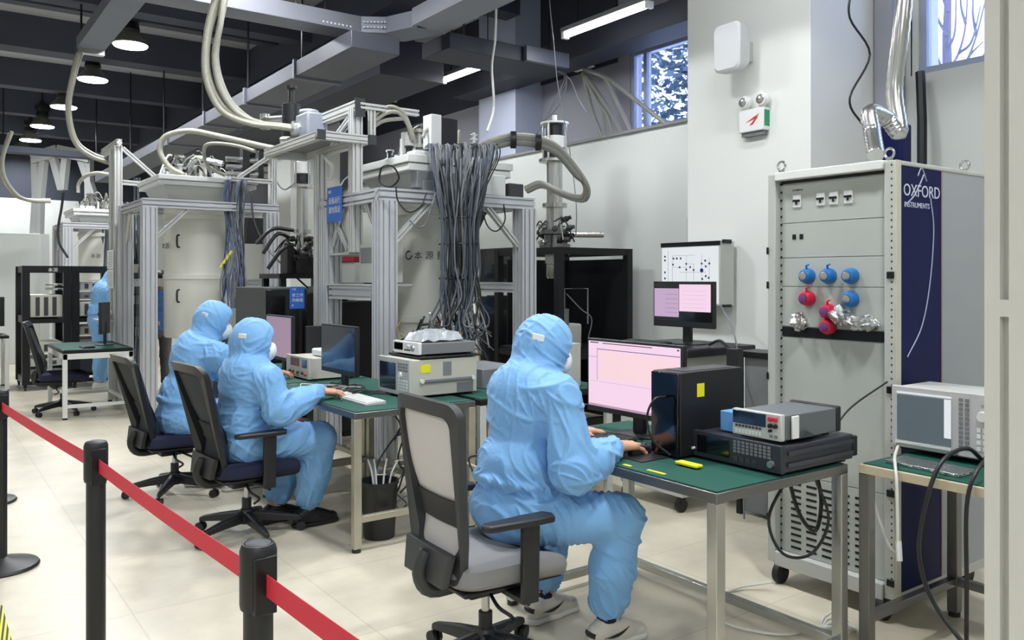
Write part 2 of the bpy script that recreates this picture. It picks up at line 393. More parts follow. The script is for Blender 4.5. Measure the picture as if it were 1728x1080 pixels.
for y, l_ in ((3.2, 'above the foreground table'), (.6, 'above the analyser table'), (-1.9, 'added behind the viewer to brighten the near upright')): dup(tl, (4.0, y, 4.6), 0, 'ceiling tube light outside the picture, '+l_)
# ================= ducts and trays =================
trayl = mat('galvanised_tray', rgb(124, 126, 136), .5, .25, .08, 3)
ductm = mat('duct_sheet', rgb(80, 82, 92), .5, .3, .08, 3)
darkduct = mat('dark_duct', rgb(36, 40, 52), .6, .1, .08, 3)
trayd = mat('dull_tray', rgb(112, 116, 128), .55, .2, .08, 3)
rod = blackm
def tray(label, x0, y0, x1, y1, z, h, m, hangers, name='cable_tray', slots=None):
    t = thing(name, label, 'cable tray', ((x0+x1)/2, (y0+y1)/2, z), local=False)
    part('tray', MB().box(x0, y0, z, x1, y1, z+h), m, t, .006)
    for x, y in hangers:
        part('hanger', MB().cyl((x, y, z+h), (x, y, CEIL), .012, n=6), rod, t)
    if slots:
        s = MB()
        for a in slots: s.box(*a)
        part('slots', s, mat('pale_slots', rgb(214, 216, 220), .5), t)
    return t
tray('dull grey tray running back towards the nearest round lamp', 1.62, 1.0, 1.92, 11.3, 4.3, .14, trayd, [(1.66, 11.2), (1.9, 11.2), (1.66, 8), (1.9, 8)])
tray('bright galvanised tray crossing the top of the picture', -1.0, 7.42, 3.55, 7.72, 3.9, .16, trayl, [(2.9, 7.46), (1.2, 7.46), (3.3, 7.7)],
     slots=[(3.15+.04*i, 7.415, 3.93+.0*i, 3.165+.04*i, 7.42, 3.945) for i in range(8)])
el = thing('tray_elbow', 'angled bend piece with white slots joining two ceiling trays', 'cable tray', (3.7, 7.5, 3.9), local=False)
part('bend', MB().prism([(3.55, 7.42, 3.9), (3.55, 7.72, 3.9), (4.05, 7.45, 3.9), (4.25, 7.0, 3.9), (3.9, 6.9, 3.9), (3.75, 7.3, 3.9)], (0, 0, .16)), trayd, el, .004)
sl_ = MB()
for i in range(7):
    for z in (3.95, 4.0):
        p = V((3.57, 7.40, z)).lerp(V((3.74, 7.29, z)), i/6); sl_.box(p.x-.008, p.y-.012, z-.006, p.x+.008, p.y, z+.006)
part('slots', sl_, mat('pale_slots', (1, 1, 1, 1)), el)
tray('wide tray running towards the viewer from the slotted bend', 3.85, 1.6, 4.22, 6.95, 3.9, .17, trayl, [(3.88, 6.2), (4.18, 6.2), (3.88, 4.4), (3.88, 3)])
big = tray('long wide duct running back above the middle machine', 3.23, 6.95, 3.72, 20, 3.6, .16, ductm, [(3.26, 8.2), (3.26, 9.9), (3.26, 11.8), (3.26, 14), (3.26, 16.5)], 'duct')
for y in (8.3, 9.9, 11.6, 13.6): part('flange', MB().box(3.21, y, 3.58, 3.74, y+.05, 3.78), trayd, big, .002)
tray('dark cross duct hanging under the beams with a pale end', 4.3, 7.0, 5.75, 7.55, 3.78, .16, darkduct, [(4.5, 7.05), (5.6, 7.05)], 'duct')
solo('lit_duct_end', MB().box(5.2, 6.93, 3.78, 5.78, 6.99, 3.94), ductm, 'paler plate for the lit end of the dark duct left of the thin hanging wire', 'lit duct end', bevel=.004)  # paler colour stands in for light falling on the duct's end face
solo('duct', MB().box(5.95, 5.0, 3.95, 6.35, 9.6, 4.2), darkduct, 'dark duct running along the high windows', 'duct', bevel=.006)
solo('duct', MB().box(4.35, 8.6, 3.85, 5.2, 20, 4.3), darkduct, 'dark bulky duct above the right side machines', 'duct', bevel=.006)
tray('thin dark tray far back on the left', 1.0, 18.3, 5, 18.6, 3.9, .12, beamm, [(1.4, 18.4), (3, 18.4)])
# hanging cords and cable groups at the ledge
def cable(label, pts, r, m, name='cable', cat='cable', smooth=6, n=8, group=None):
    return solo(name, MB().tube(pts, r, n, 0, smooth), m, label, cat, group)
cable('white cord hanging from the ceiling to the top of the middle cryostat', [onY(838, -30, 6.9), onY(836, 60, 6.9), onY(830, 110, 6.9), onY(833, 160, 6.9), onY(832, 190, 6.9), W(822, 222, 7.6)], .012, cable_w, 'cable', 'cord')
cable('thin dark wire hanging in front of the ledge from the ceiling', [W(925, -20, 8), W(933, 60, 8), W(942, 150, 8.1), W(960, 245, 8.3), W(972, 340, 8.35), W(972, 396, 8.4)], .005, cable_g, 'hanging_wire', 'wire')
bc = thing('conduit_bundle', 'fan of grey conduits dropping onto the wall ledge beside the leafy window', 'conduits', (6.4, 6.9, 3.07), local=False)
for pts in ([(984, 122), (990, 150), (1000, 190), (1018, 234)], [(984, 122), (1002, 160), (1016, 190), (1020, 234)], [(984, 122), (1004, 165), (1025, 195), (1034, 231)], [(984, 122), (1010, 158), (1030, 190), (1050, 228)], [(986, 118), (1020, 130), (1040, 170), (1066, 225)], [(986, 116), (1030, 135), (1080, 175), (1128, 212)]):
    part('conduit', MB().tube([onX(x, y, 6.45) for x, y in pts], .026, 8, 0, 6), hosed, bc)
part('socket_box', MB().box(*(onX(974, 122, 6.5)), *(onX(988, 108, 6.36))), white, bc)
b2 = thing('wire_bundle', 'thin dark wires looping down from the ceiling left of the conduits', 'wires', (6.0, 7.5, 3.07), local=False)
for pts in ([(956, 128), (940, 165), (925, 195), (906, 226)], [(954, 130), (948, 170), (920, 205), (902, 232)], [(958, 130), (975, 165), (990, 190)], [(952, 128), (935, 170), (915, 210)]):
    part('wire', MB().tube([V((6.0, 7.62, 3.96))]+[onX(x, y, 5.9) for x, y in pts], .006, 6, 0, 6), cable_g, b2)
# ================= belt stanchions =================
def stanchion(label, x, y, a_in, a_out, mate=None):
    t = thing('belt_stanchion', label, 'stanchion', (x, y, 0), 0, 'black belt stanchions')
    part('base', MB().lathe([(.178, 0), (.182, .008), (.175, .018), (.11, .034), (.05, .05), (.034, .06)], n=40), black, t)
    part('post', MB().lathe([(.032, .05), (.032, .80)], n=28), black, t)
    part('head', MB().lathe([(.038, .78), (.040, .79), (.040, .905), (.037, .915), (.034, .92), (.030, .921), (.029, .916)], n=32), black, t)
    part('cap', MB().lathe([(.028, .914), (.028, .921), (.02, .924)], n=28), dgrey, t)
    for a in (a_in, a_out):
        b = MB(); d = V((math.cos(a), math.sin(a), 0)); b.bar(d*.034+V((0, 0, .775)), d*.034+V((0, 0, .90)), .05, .022, up=d)
        part('belt_clip', b, blackm, t, .003)
    return t
SP = [(.40, 6.56), (.37, 5.04), (.53, 3.26), (.615, 1.80), (.70, .33)]
labs = ['black stanchion at the left edge showing little but its round foot, behind the first post', 'leftmost black belt post, cut by the left edge of the picture, with a round foot', 'black belt post in the middle of the red belt', 'nearest black belt post with a round flat top', 'black belt post beyond the lower edge of the picture']
for i, (x, y) in enumerate(SP):
    p0 = SP[max(i-1, 0)]; p1 = SP[min(i+1, 4)]
    stanchion(labs[i], x, y, math.atan2(p0[1]-y, p0[0]-x) if i else 1.6, math.atan2(p1[1]-y, p1[0]-x) if i < 4 else -1.6)
def belt(a, b, label, sag=.004):
    a, b = V((*a, 0)), V((*b, 0)); d = (b-a).normalized(); a2, b2 = a+d*.046, b-d*.046; mb = MB(); N = 12; nrm = V((-d.y, d.x, 0))*.0008
    for i in range(N+1):
        t = i/N; p = a2.lerp(b2, t); z = .84-sag*4*t*(1-t)
        for s in (-1, 1): mb.v += [p+nrm*s+V((0, 0, z-.024)), p+nrm*s+V((0, 0, z+.024))]
    for i in range(N):
        k = i*4; mb.face([k, k+4, k+5, k+1]); mb.face([k+2, k+3, k+7, k+6]); mb.face([k+1, k+5, k+7, k+3]); mb.face([k, k+2, k+6, k+4])
    mb.face([0, 1, 3, 2]); k = N*4; mb.face([k, k+2, k+3, k+1])
    solo('barrier_belt', mb, tape, label, 'belt', 'red barrier belts')
belt(SP[1], SP[2], 'red belt strung from the leftmost black post to the middle post')
belt(SP[2], SP[3], 'red belt strung between the middle post and the nearest post')
belt(SP[3], SP[4], 'red belt leaving the nearest post towards the lower edge')
hz = bpy.data.materials.new('hazard_stripes'); hz.use_nodes = True; n, l = hz.node_tree.nodes, hz.node_tree.links
tc = n.new('ShaderNodeTexCoord'); wv = n.new('ShaderNodeTexWave'); wv.bands_direction = 'DIAGONAL'; wv.inputs['Scale'].default_value = 26
mp = n.new('ShaderNodeMapping'); mp.inputs['Rotation'].default_value = (0, 0, .9); l.new(tc.outputs['Object'], mp.inputs[0]); l.new(mp.outputs[0], wv.inputs[0])
cr = n.new('ShaderNodeValToRGB'); cr.color_ramp.interpolation = 'CONSTANT'; cr.color_ramp.elements[0].color = rgb(40, 42, 34); cr.color_ramp.elements[1].position = .5; cr.color_ramp.elements[1].color = rgb(232, 232, 70)
l.new(wv.outputs[0], cr.inputs[0]); l.new(cr.outputs[0], n['Principled BSDF'].inputs['Base Color'])
solo('floor_tape', MB().box(.20, 1.2, 0, .335, 4.46, .001), hz, 'yellow and black striped hazard tape stuck on the floor in the lower left corner', 'hazard tape', smooth=False)
# ================= chairs (local, facing +X) =================
def ring_pts(w0, w1, z0, z1, r, k=6):          # rounded trapezoid outline: half widths at bottom/top
    out = []
    for (cx, cz, a0) in ((w1-r, z1-r, 0), (-(w1-r), z1-r, 90), (-(w0-r), z0+r, 180), (w0-r, z0+r, 270)):
        for i in range(k+1):
            a = math.radians(a0+90*i/k); out.append((cx+r*math.cos(a), cz+r*math.sin(a)))
    return out
REC = [.03]
def back_x(y, z, x0): # curved backrest: lumbar bulge forward, top leans back, sides wrap forward
    t = (z-.46)/.6
    return x0-REC[0]*t*t-.02*t+.045*math.exp(-((t-.25)/.22)**2)+.9*y*y*(.5 if z > .5 else .3)
def office_chair(label, loc, rot, mesh_m, band_m, seat_m, frame_m, arms=True, group='swivel office chairs', zs=1.0, legs_rot=0):
    t = thing('office_chair', label, 'chair', (*loc, 0), rot, group)
    x0 = -.225
    outer = ring_pts(.185, .235, .40, 1.06, .06); inner = ring_pts(.150, .192, .50, 1.01, .04)
    f = MB(); N = len(outer)
    for (dx) in (-.022, .022):
        for (y, z) in outer: f.v.append(V((back_x(y, z, x0)+dx*.7, y, z*zs)))
        for (y, z) in inner: f.v.append(V((back_x(y, z, x0)+dx, y, z*zs)))
    for i in range(N):
        j = (i+1) % N
        f.face([i, N+i, N+j, j][::-1]); f.face([2*N+i, 3*N+i, 3*N+j, 2*N+j])
        f.face([i, j, 2*N+j, 2*N+i][::-1]); f.face([N+i, N+j, 3*N+j, 3*N+i])
    part('back_frame', f, frame_m, t)
    def panel(z0, z1, w0, w1, off, th=.003):
        p = MB(); ny, nz = 10, 14
        for s in (0, 1):
            for k in range(nz+1):
                z = z0+(z1-z0)*k/nz; w = w0+(w1-w0)*k/nz
                for i in range(ny+1):
                    y = -w+2*w*i/ny; p.v.append(V((back_x(y, z, x0)+off+s*th, y, z*zs)))
        o = (ny+1)*(nz+1)
        for k in range(nz):
            for i in range(ny):
                a = k*(ny+1)+i; p.face([a, a+ny+1, a+ny+2, a+1]); p.face([o+a, o+a+1, o+a+ny+2, o+a+ny+1])
        return p
    part('mesh_back', panel(.49, 1.02, .153, .200, .0), mesh_m, t)
    part('lumbar_band', panel(.60, .70, .160, .172, -.012, .006), band_m, t)
    # spine from the back to the mechanism
    s = MB(); s.tube([(x0-.03, 0, .50*zs), (x0-.06, 0, .42*zs), (x0-.01, 0, .35*zs), (-.08, 0, .35*zs)], .03, 8, 0, 4)
    s.prism([(x0-.05, -.15, .40*zs), (x0-.05, .15, .40*zs), (x0-.03, .17, .52*zs), (x0-.03, -.17, .52*zs)], (.03, 0, 0)); part('back_support', s, frame_m, t, .006)
    se = MB(); pts = []
    for i in range(28):
        a = 2*math.pi*i/28; c, d = math.cos(a), math.sin(a); e = .35
        pts.append((.245*math.copysign(abs(c)**e, c)+.0, .24*math.copysign(abs(d)**e, d), 0))
    for (z, sc_) in ((.385, .93), (.40, .985), (.43, 1.0), (.455, .97), (.466, .90), (.468, .5)):
        for (x, y, _) in pts: se.v.append(V((x*sc_+.015-(.0), y*sc_, (z-(.03*max(0, (x-.12)/.12)**2 if x > .12 else 0)+.012*(y/.24)**2)*zs)))
    for k in range(5):
        for i in range(28): j = (i+1) % 28; se.face([k*28+i, k*28+j, (k+1)*28+j, (k+1)*28+i])
    se.face([27-i for i in range(28)]); se.face([140+i for i in range(28)])
    part('seat', se, seat_m, t)
    part('seat_pan', MB().box(-.21, -.2, .368*zs, .22, .2, .388*zs), blackm, t, .008)
    part('mechanism', MB().box(-.12, -.09, .31*zs, .1, .09, .368*zs), blackm, t, .01)
    lv = MB(); lv.tube([(0, -.09, .335*zs), (.02, -.2, .325*zs), (.03, -.25, .32*zs)], .008, 8, 0, 4); lv.tube([(-.04, -.09, .33*zs), (-.05, -.17, .30*zs), (-.02, -.22, .27*zs), (-.06, -.24, .25*zs)], .007, 8, 0, 4)
    part('lever', lv, black, t)
    part('gas_lift', MB().cyl((0, 0, .20), (0, 0, .33*zs), .016), steel, t); part('lift_sleeve', MB().cyl((0, 0, .09), (0, 0, .22), .027), black, t)
    part('hub', MB().lathe([(.045, .075), (.05, .10), (.04, .15), (.03, .16)]), black, t)
    for k in range(5):
        a = legs_rot+2*math.pi*k/5; d = V((math.cos(a), math.sin(a), 0))
        l_ = MB(); pr = []
        for (r, z, w, h) in ((.03, .115, .026, .032), (.16, .10, .021, .024), (.29, .078, .015, .016), (.315, .07, .012, .012)):
            sd = V((-d.y, d.x, 0))
            pr.append([d*r+sd*w*sx+V((0, 0, z+h*sz)) for sx, sz in ((-1, -1), (1, -1), (1, .6), (.5, 1), (-.5, 1), (-1, .6))])
        b = len(l_.v)
        for q in pr: l_.v += q
        for i in range(3):
            for j in range(6): j2 = (j+1) % 6; l_.face([i*6+j, i*6+j2, (i+1)*6+j2, (i+1)*6+j])
        l_.face([5-j for j in range(6)]); l_.face([18+j for j in range(6)])
        lg = part('leg', l_, black, t, .003)
        c = d*.31; q = V((-d.y, d.x, 0)); ca = MB()
        for s_ in (-1, 1): ca.cyl(c+q*s_*.022+V((0, 0, .027)), c+q*s_*.008+V((0, 0, .027)), .027, n=18)
        ca.cyl(c-q*.01+V((0, 0, .027)), c+q*.01+V((0, 0, .027)), .012); ca.cyl(c+V((0, 0, .027)), c+V((0, 0, .075)), .008, n=10)
        part('caster', ca, black, lg)
    if arms:
        for s_ in (-1, 1):
            y = s_*.275; a = MB()
            a.prism([(-.02, y-.012*s_, .345*zs), (.05, y-.012*s_, .345*zs), (.055, y-.012*s_, .62), (-.02+.0, y-.012*s_, .62)], (0, .024*s_, 0))
            a.box(-.02, s_*.12, .335*zs, .05, y+.012*s_, .36*zs); part('arm_post', a, black, t, .006)
            p = MB(); p.prism([(-.17, y-.03, .62), (-.19, y, .62), (-.17, y+.03, .62), (.0, y+.042, .62), (.10, y+.042, .62), (.12, y, .62), (.10, y-.042, .62), (.0, y-.042, .62)], (0, 0, .026))
            part('arm_pad', p, black, t, .009, seg=3)
    return t
meshg = mat('pale_grey_mesh', rgb(216, 213, 212), .8, 0, .04, 200, .5, 700, alpha=.93)
meshb = mat('black_mesh', rgb(52, 56, 58), .8, 0, .1, 200, .5, 700, alpha=.90)
bandb = mat('dark_lumbar_mesh', rgb(50, 50, 53), .7, 0, .2, 300, .6, 500)
seatg = mat('grey_seat_fabric', rgb(134, 134, 136), .85, 0, .04, 100, .2, 400)
framek = mat('charcoal_frame', rgb(52, 54, 57), .45)
office_chair('office chair with pale grey mesh back and grey seat under the nearest seated person', (1.79, 2.65), math.radians(-2), meshg, bandb, seatg, framek, legs_rot=.5)
REC[0] = .13
office_chair('black mesh office chair under the seated person reaching for a mouse in the middle', (1.585, 4.84), math.radians(5), meshb, meshb, navyf, black, legs_rot=.9, zs=.97)
office_chair('black mesh office chair under the seated person furthest left', (1.48, 6.05), math.radians(5), meshb, meshb, navyf, black, arms=False, legs_rot=.3, zs=.93)
office_chair('empty black mesh office chair tucked under the small white table', (1.36, 10.42), math.radians(-12), meshb, meshb, navyf, black, arms=False, legs_rot=.2, zs=.97)
# ================= work tables =================
def desk(label, x0, y0, x1, y1, z=.77, legm=worn, matm=green, shelf=True, edge=dsteel, legw=.045, group='work tables', stretch=.14, name='work_table', legs=None, top=.04):
    t = thing(name, label, 'table', ((x0+x1)/2, (y0+y1)/2, 0), 0, group, local=False)
    f = MB(); f.box(x0, y0, z-top, x1, y1, z-.004); part('tabletop', f, edge, t, .003)
    part('green_mat', MB().box(x0+.012, y0+.012, z-.004, x1-.012, y1-.012, z), matm, t)
    for (x, y) in (legs or ((x0, y0), (x1-legw, y0), (x0, y1-legw), (x1-legw, y1-legw))):
        l_ = part('leg', MB().box(x, y, .02, x+legw, y+legw, z-top), legm, t, .003)
        part('foot', MB().cyl((x+legw/2, y+legw/2, 0), (x+legw/2, y+legw/2, .02), legw*.55, n=14), black, l_)
    if stretch:
        s = stretch; h = .035
        part('stretcher', MB().box(x0+legw, y0+.005, s, x1-legw, y0+legw-.005, s+h), legm, t, .002)
        part('stretcher', MB().box(x0+legw, y1-legw+.005, s, x1-legw, y1-.005, s+h), legm, t, .002)
        part('stretcher', MB().box(x1-legw+.005, y0+legw, s, x1-.005, y1-legw, s+h), legm, t, .002)
    return t
D1 = desk('green topped steel table in the foreground with the large pink monitor', 2.22, 1.88, 3.0, 3.12, legm=steel, stretch=.045)
D4 = desk('green topped table at the right holding the grey network analyser', 3.04, .85, 3.78, 1.86, legm=dsteel, edge=mat('pale_wood_edge', rgb(196, 184, 158), .5))
D2 = desk('green topped table in the middle with the white boxed analyser and black bucket below', 1.95, 4.16, 2.74, 5.55, stretch=.16)
D2b = desk('green topped table continuing behind the middle seated person', 1.95, 5.58, 2.74, 6.98, stretch=.16)
D3 = desk('green topped table behind the nearest seated person, back to back with the analyser table', 2.78, 4.17, 3.86, 5.4, legm=lgrey, edge=blackm)
D5 = desk('small white framed table with a green mat on the far left', 1.29, 9.88, 1.98, 11.1, z=.74, legm=white, edge=blackm, stretch=.12)
D5x = part('apron', MB().box(1.29, 9.88, .64, 1.98, 9.92, .70).box(1.29, 9.92, .64, 1.33, 11.1, .70), white, D5)
D6 = desk('dark edged bench at the left edge beyond the black racks', -.3, 12.9, 1.05, 13.6, z=.74, legm=white, edge=blackm, matm=dgrey, stretch=0)
# drawer cabinet under the rear table
c = thing('drawer_cabinet', 'grey drawer cabinet under the green table behind the nearest monitor', 'cabinet', (3.3, 4.5, 0), local=False)
part('body', MB().box(2.95, 4.3, .03, 3.6, 4.72, .70), mgrey, c, .006)
for i in range(3): 
    d = part('drawer', MB().box(2.93, 4.31, .05+.215*i, 2.95, 4.71, .25+.215*i), lgrey, c, .003)
    part('handle', MB().box(2.918, 4.45, .2+.215*i, 2.93, 4.57, .215+.215*i), steel, d)
# ================= cryostat machines =================
def brace(mb, p, q, s=.045, prof=SP1): mb.bar(p, q, s, s, 0, prof=prof)
def frame(label, x0, y0, x1, y1, H, s=.15, midz=1.35, group='aluminium cryostat frames', back_left_top=2.66, n=4):
    t = thing('cryostat_stand', label, 'metal frame', ((x0+x1)/2, (y0+y1)/2, 0), 0, group, local=False)
    pr = slotprof(3)
    for (x, y) in ((x0, y0), (x1, y0), (x0, y1), (x1, y1)):
        part('column', MB().bar((x, y, .03), (x, y, H-.1), s, s, 0, up=(0, 1, 0), prof=pr), alu, t)
        part('foot_plate', MB().box(x-s*.7, y-s*.7, 0, x+s*.7, y+s*.7, .03), dsteel, t, .003)
    pb = slotprof(2)
    for a, b in (((x0-s/2, y0), (x1+s/2, y0)), ((x0-s/2, y1), (x1+s/2, y1))): part('beam', MB().bar((*a, H-.05), (*b, H-.05), .12, .1, 0, prof=pb), alu, t)
    for a, b in (((x0, y0+.06), (x0, y1-.06)), ((x1, y0+.06), (x1, y1-.06))): part('beam', MB().bar((*a, H-.05), (*b, H-.05), .12, .1, 0, prof=pb), alu, t)
    L = .32
    for (x, sx) in ((x0, 1), (x1, -1)):
        m = MB(); brace(m, (x+sx*s*.5, y0, H-.1-L), (x+sx*(s*.5+L), y0, H-.1)); part('corner_brace', m, alup, t)
    for (y, sy) in ((y0, 1), (y1, -1)):
        m = MB(); brace(m, (x0, y+sy*s*.5, H-.1-L), (x0, y+sy*(s*.5+L*.7), H-.1)); part('corner_brace', m, alup, t)
    for y in (y1,): part('middle_beam', MB().bar((x0+s/2, y, midz), (x1-s/2, y, midz), .09, .09, 0, prof=pb), alu, t)
    part('middle_beam', MB().bar((x1, y0+s/2, midz), (x1, y1-s/2, midz), .09, .09, 0, prof=pb), alu, t)
    return t
FA = frame('nearest aluminium frame, around the cryostat with the thick grey cable bundle', 3.0, 5.85, 4.365, 6.89, 2.206, midz=1.42)
FB = frame('second aluminium frame, around the big white cylinder left of the middle', 2.08, 9.6, 3.43, 10.8, 2.37, midz=1.45)
FC = frame('farthest aluminium frame, standing behind the black racks at the left', 2.05, 15.2, 3.3, 16.3, 2.42, midz=1.5)
# lower shelf beam and instrument shelf on the left of the nearest frame
part('shelf_beam', MB().bar((3.0, 5.98, 1.38), (3.0, 6.8, 1.38), .11, .11, 0, prof=SP2), alu, FA)
part('shelf_board', MB().box(2.93, 5.95, 1.44, 3.3, 6.85, 1.455), lgrey, FA)
part('front_shelf_beam', MB().bar((3.1, 5.85, .62), (4.29, 5.85, .62), .08, .08, 0, prof=SP2), alu, FA)
def can(label, cx, cy, r, z0, z1, seam, text, handles=True, group='white cryostat cylinders'):
    t = thing('cryostat', label, 'cryostat', (cx, cy, z0), 0, group, local=False)
    part('vacuum_can', MB().lathe([(r*.3, z0), (r*.97, z0), (r, z0+.02), (r, seam-.03), (r+.012, seam-.028), (r+.012, seam+.028), (r, seam+.03), (r, z1-.30), (r+.015, z1-.29), (r+.015, z1-.24), (r, z1-.23), (r, z1)], (cx, cy, 0), 64), cream, t)
    return t
def handle(p, d, side, t, h=.14):
    mb = MB(); o = V(d)*.045; mb.tube([p+V((0, 0, h/2)), p+o+V((0, 0, h/2*.8)), p+o-V((0, 0, h/2*.8)), p-V((0, 0, h/2))], .011, 8, 0, 3); part('handle', mb, black, t)
def towards(cx, cy, deg):      # direction from a can's centre, in degrees from the way back to the viewer
    a = math.atan2(-cy, -cx)+math.radians(deg); return V((math.cos(a), math.sin(a), 0)), a
CA = can('white cryostat cylinder inside the nearest frame, lettered in dark blue', 3.79, 6.40, .345, .90, 2.34, 1.15, '')
CB = can('big white cryostat cylinder in two sections with black handles', 2.77, 10.25, .375, .81, 2.48, 1.52, '')
CC = can('small looking far white cryostat behind the black racks', 2.68, 15.75, .385, .85, 2.5, 1.5, '')
for cc, (cx, cy, r), zz, dg_ in ((CB, (2.75, 10.25, .385), (1.93, 1.30), -28), (CC, (2.68, 15.75, .385), (1.9,), 10)):
    d, a = towards(cx, cy, dg_)
    for z in zz: handle(V((cx, cy, z))+d*r, d, 0, cc)
# lettering
d, a = towards(3.79, 6.40, -50)
ink = mat('dark_ink', rgb(34, 40, 88), .5)
ring = MB(); lg = []
for i in range(26):
    th = math.radians(60+300*i/25)
    for rr in (.028, .040): 
        aa = a+(.045+rr*math.cos(th))/.345; lg.append(V((3.79+.3465*math.cos(aa), 6.40+.3465*math.sin(aa), 1.70+rr*math.sin(th))))
ring.add(lg, [[2*i, 2*i+1, 2*i+3, 2*i+2] for i in range(25)]+[[0, 1, 1, 0][:3]] if 0 else [[2*i, 2*i+1, 2*i+3, 2*i+2] for i in range(25)])
part('emblem', ring, ink, CA)
part('lettering', text_mb('本 源 量', .078, (0, 0, 1.668), bend=(3.79, 6.40, .346, a+.105/.345)), mat('dark_lettering', rgb(50, 52, 66), .5), CA)
d, a = towards(2.75, 10.25, -72); part('lettering', text_mb('本源', .08, (0, 0, 1.85), bend=(2.75, 10.25, .386, a)), mat('dark_lettering', rgb(50, 52, 66), .5), CB)
d, a = towards(2.68, 15.75, -30); part('lettering', text_mb('本源', .08, (0, 0, 1.85), bend=(2.68, 15.75, .386, a)), mat('dark_lettering', rgb(50, 52, 66), .5), CC)
def plate(cc, x0, y0, x1, y1, z0, z1, cx, cy, r, box=True):
    part('top_plate', MB().prism([(x0, y0, z0), (x1, y0, z0), (x1, y1, z0), (x0, y1, z0)], (0, 0, (z1-z0)*.45)).box(x0-.015, y0-.015, z0+(z1-z0)*.5, x1+.015, y1+.015, z1), white, cc, .006)
    m = MB(); a = [(x0+.06, y0+.06), (x1-.06, y0+.06), (x1-.06, y1-.06), (x0+.06, y1-.06)]; b = [(cx-r*1.02, cy-r*1.02), (cx+r*1.02, cy-r*1.02), (cx+r*1.02, cy+r*1.02), (cx-r*1.02, cy+r*1.02)]
    m.v += [V((*p, z0-.17)) for p in b]+[V((*p, z0)) for p in a]
    for i in range(4): j = (i+1) % 4; m.face([i, j, 4+j, 4+i])
    m.face([3, 2, 1, 0]); m.face([4, 5, 6, 7]); part('tapered_collar', m, lgrey, cc, .004)
plate(CA, 3.27, 5.95, 4.29, 7.0, 2.385, 2.515, 3.79, 6.40, .345)
plate(CB, 2.22, 9.72, 3.3, 10.78, 2.55, 2.66, 2.75, 10.25, .385)
plate(CC, 2.15, 15.25, 3.2, 16.25, 2.55, 2.66, 2.68, 15.75, .385)
# things bolted on top of each cryostat
def topworks(cc, cx, cy, z, seed, sc_=1.0):
    R = random.Random(seed)
    m = MB(); m.lathe([(.14, 0), (.14, .05), (.12, .06), (.12, .10), (.15, .11), (.15, .14), (.06, .15), (.06, .24), (.085, .25), (.085, .28), (.03, .29)], (cx-.2, cy-.1, z), 24); part('pump_port', m, steel, cc)
    m = MB(); m.lathe([(.1, 0), (.1, .06), (.075, .07), (.075, .2), (.1, .21), (.1, .24)], (cx+.18, cy+.2, z), 20); part('port', m, alup, cc)
    part('valve_block', MB().box(cx-.42, cy-.42, z, cx-.2, cy-.28, z+.05), whitep, cc, .004)
    part('valve_block', MB().box(cx+.1, cy-.44, z, cx+.34, cy-.3, z+.07), whitep, cc, .004)
    for i in range(24):
        x, y = cx+R.uniform(-.4, .4), cy+R.uniform(-.42, .3); h = R.uniform(.05, .17); r = R.uniform(.012, .03)
        m = MB(); m.lathe([(r*1.5, 0), (r*1.5, .012), (r, .014), (r, h), (r*1.4, h+.004), (r*1.4, h+.02)], (x, y, z), 12); part('fitting', m, R.choice([steel, alup, white, black]), cc)
    for i in range(20):
        p = V((cx+R.uniform(-.42, .3), cy+R.uniform(-.44, .2), z+.02)); q = V((cx+R.uniform(-.3, .45), cy+R.uniform(-.3, .4), z+R.uniform(.02, .12))); mid = (p+q)/2+V((0, 0, R.uniform(.1, .3)))
        part('pipe', MB().tube([p, p.lerp(mid, .6)+V((0, 0, .08)), mid, q.lerp(mid, .5)+V((0, 0, .03)), q], R.choice([.006, .008, .012]), 7, 0, 5), R.choice([steel, cable_w, hosem, cable_b]), cc)
topworks(CA, 3.79, 6.45, 2.515, 5); topworks(CB, 2.75, 10.3, 2.66, 9); topworks(CC, 2.68, 15.75, 2.66, 12)
# cylinders lying beside the middle cryostat's top (pulse tube remote motor set)
m = MB(); 
for i, z in enumerate((2.72, 2.80, 2.89)): m.cyl((2.95, 9.75, z), (3.42, 9.68, z), .03, n=14)
part('valve_cylinder', m, steel, CB)
part('motor_block', MB().box(3.12, 9.66, 2.68, 3.2, 9.78, 3.02).box(3.3, 9.64, 2.68, 3.36, 9.76, 3.0), black, CB, .004)
m = MB(); m.tube([(2.62, 10.1, 2.66), (2.62, 10.08, 2.8), (2.70, 10.0, 2.90), (2.82, 9.95, 2.88), (2.95, 9.85, 2.84)], .035, 10, 0, 5); part('foil_wrapped_elbow', m, foil, CB)
m = MB(); m.cyl((3.45, 6.3, 2.515), (3.45, 6.3, 2.75), .055).box(3.40, 6.25, 2.55, 3.50, 6.35, 2.7); part('grey_motor', m, alup, CA, .003)
part('black_grille_box', MB().box(3.62, 6.02, 2.60, 3.78, 6.16, 2.86), black, CA, .004); part('white_housing', MB().box(3.52, 6.02, 2.60, 3.62, 6.16, 2.88), whitep, CA, .004)
m = MB(); p0 = onY(800, 252, 6.1)
m.cyl(V((p0.x, 6.1, 2.515)), V((p0.x, 6.1, 2.78)), .013, n=8)
for i in range(6): m.box(p0.x-.03, 6.085, 2.56+.04*i, p0.x+.03, 6.115, 2.568+.04*i)
part('finned_post', m, white, CA)
# boxes under the top plate of the nearest cryostat
part('grey_box', MB().box(3.32, 5.90, 2.24, 3.55, 6.02, 2.38).box(3.36, 5.88, 2.206, 3.55, 5.98, 2.3), mgrey, CA, .005)
part('white_bracket', MB().box(3.93, 5.86, 2.215, 4.17, 5.96, 2.39), whitep, CA, .006)
part('dark_motor', MB().box(4.2, 5.85, 2.21, 4.36, 5.97, 2.33), dgrey, CA, .01)
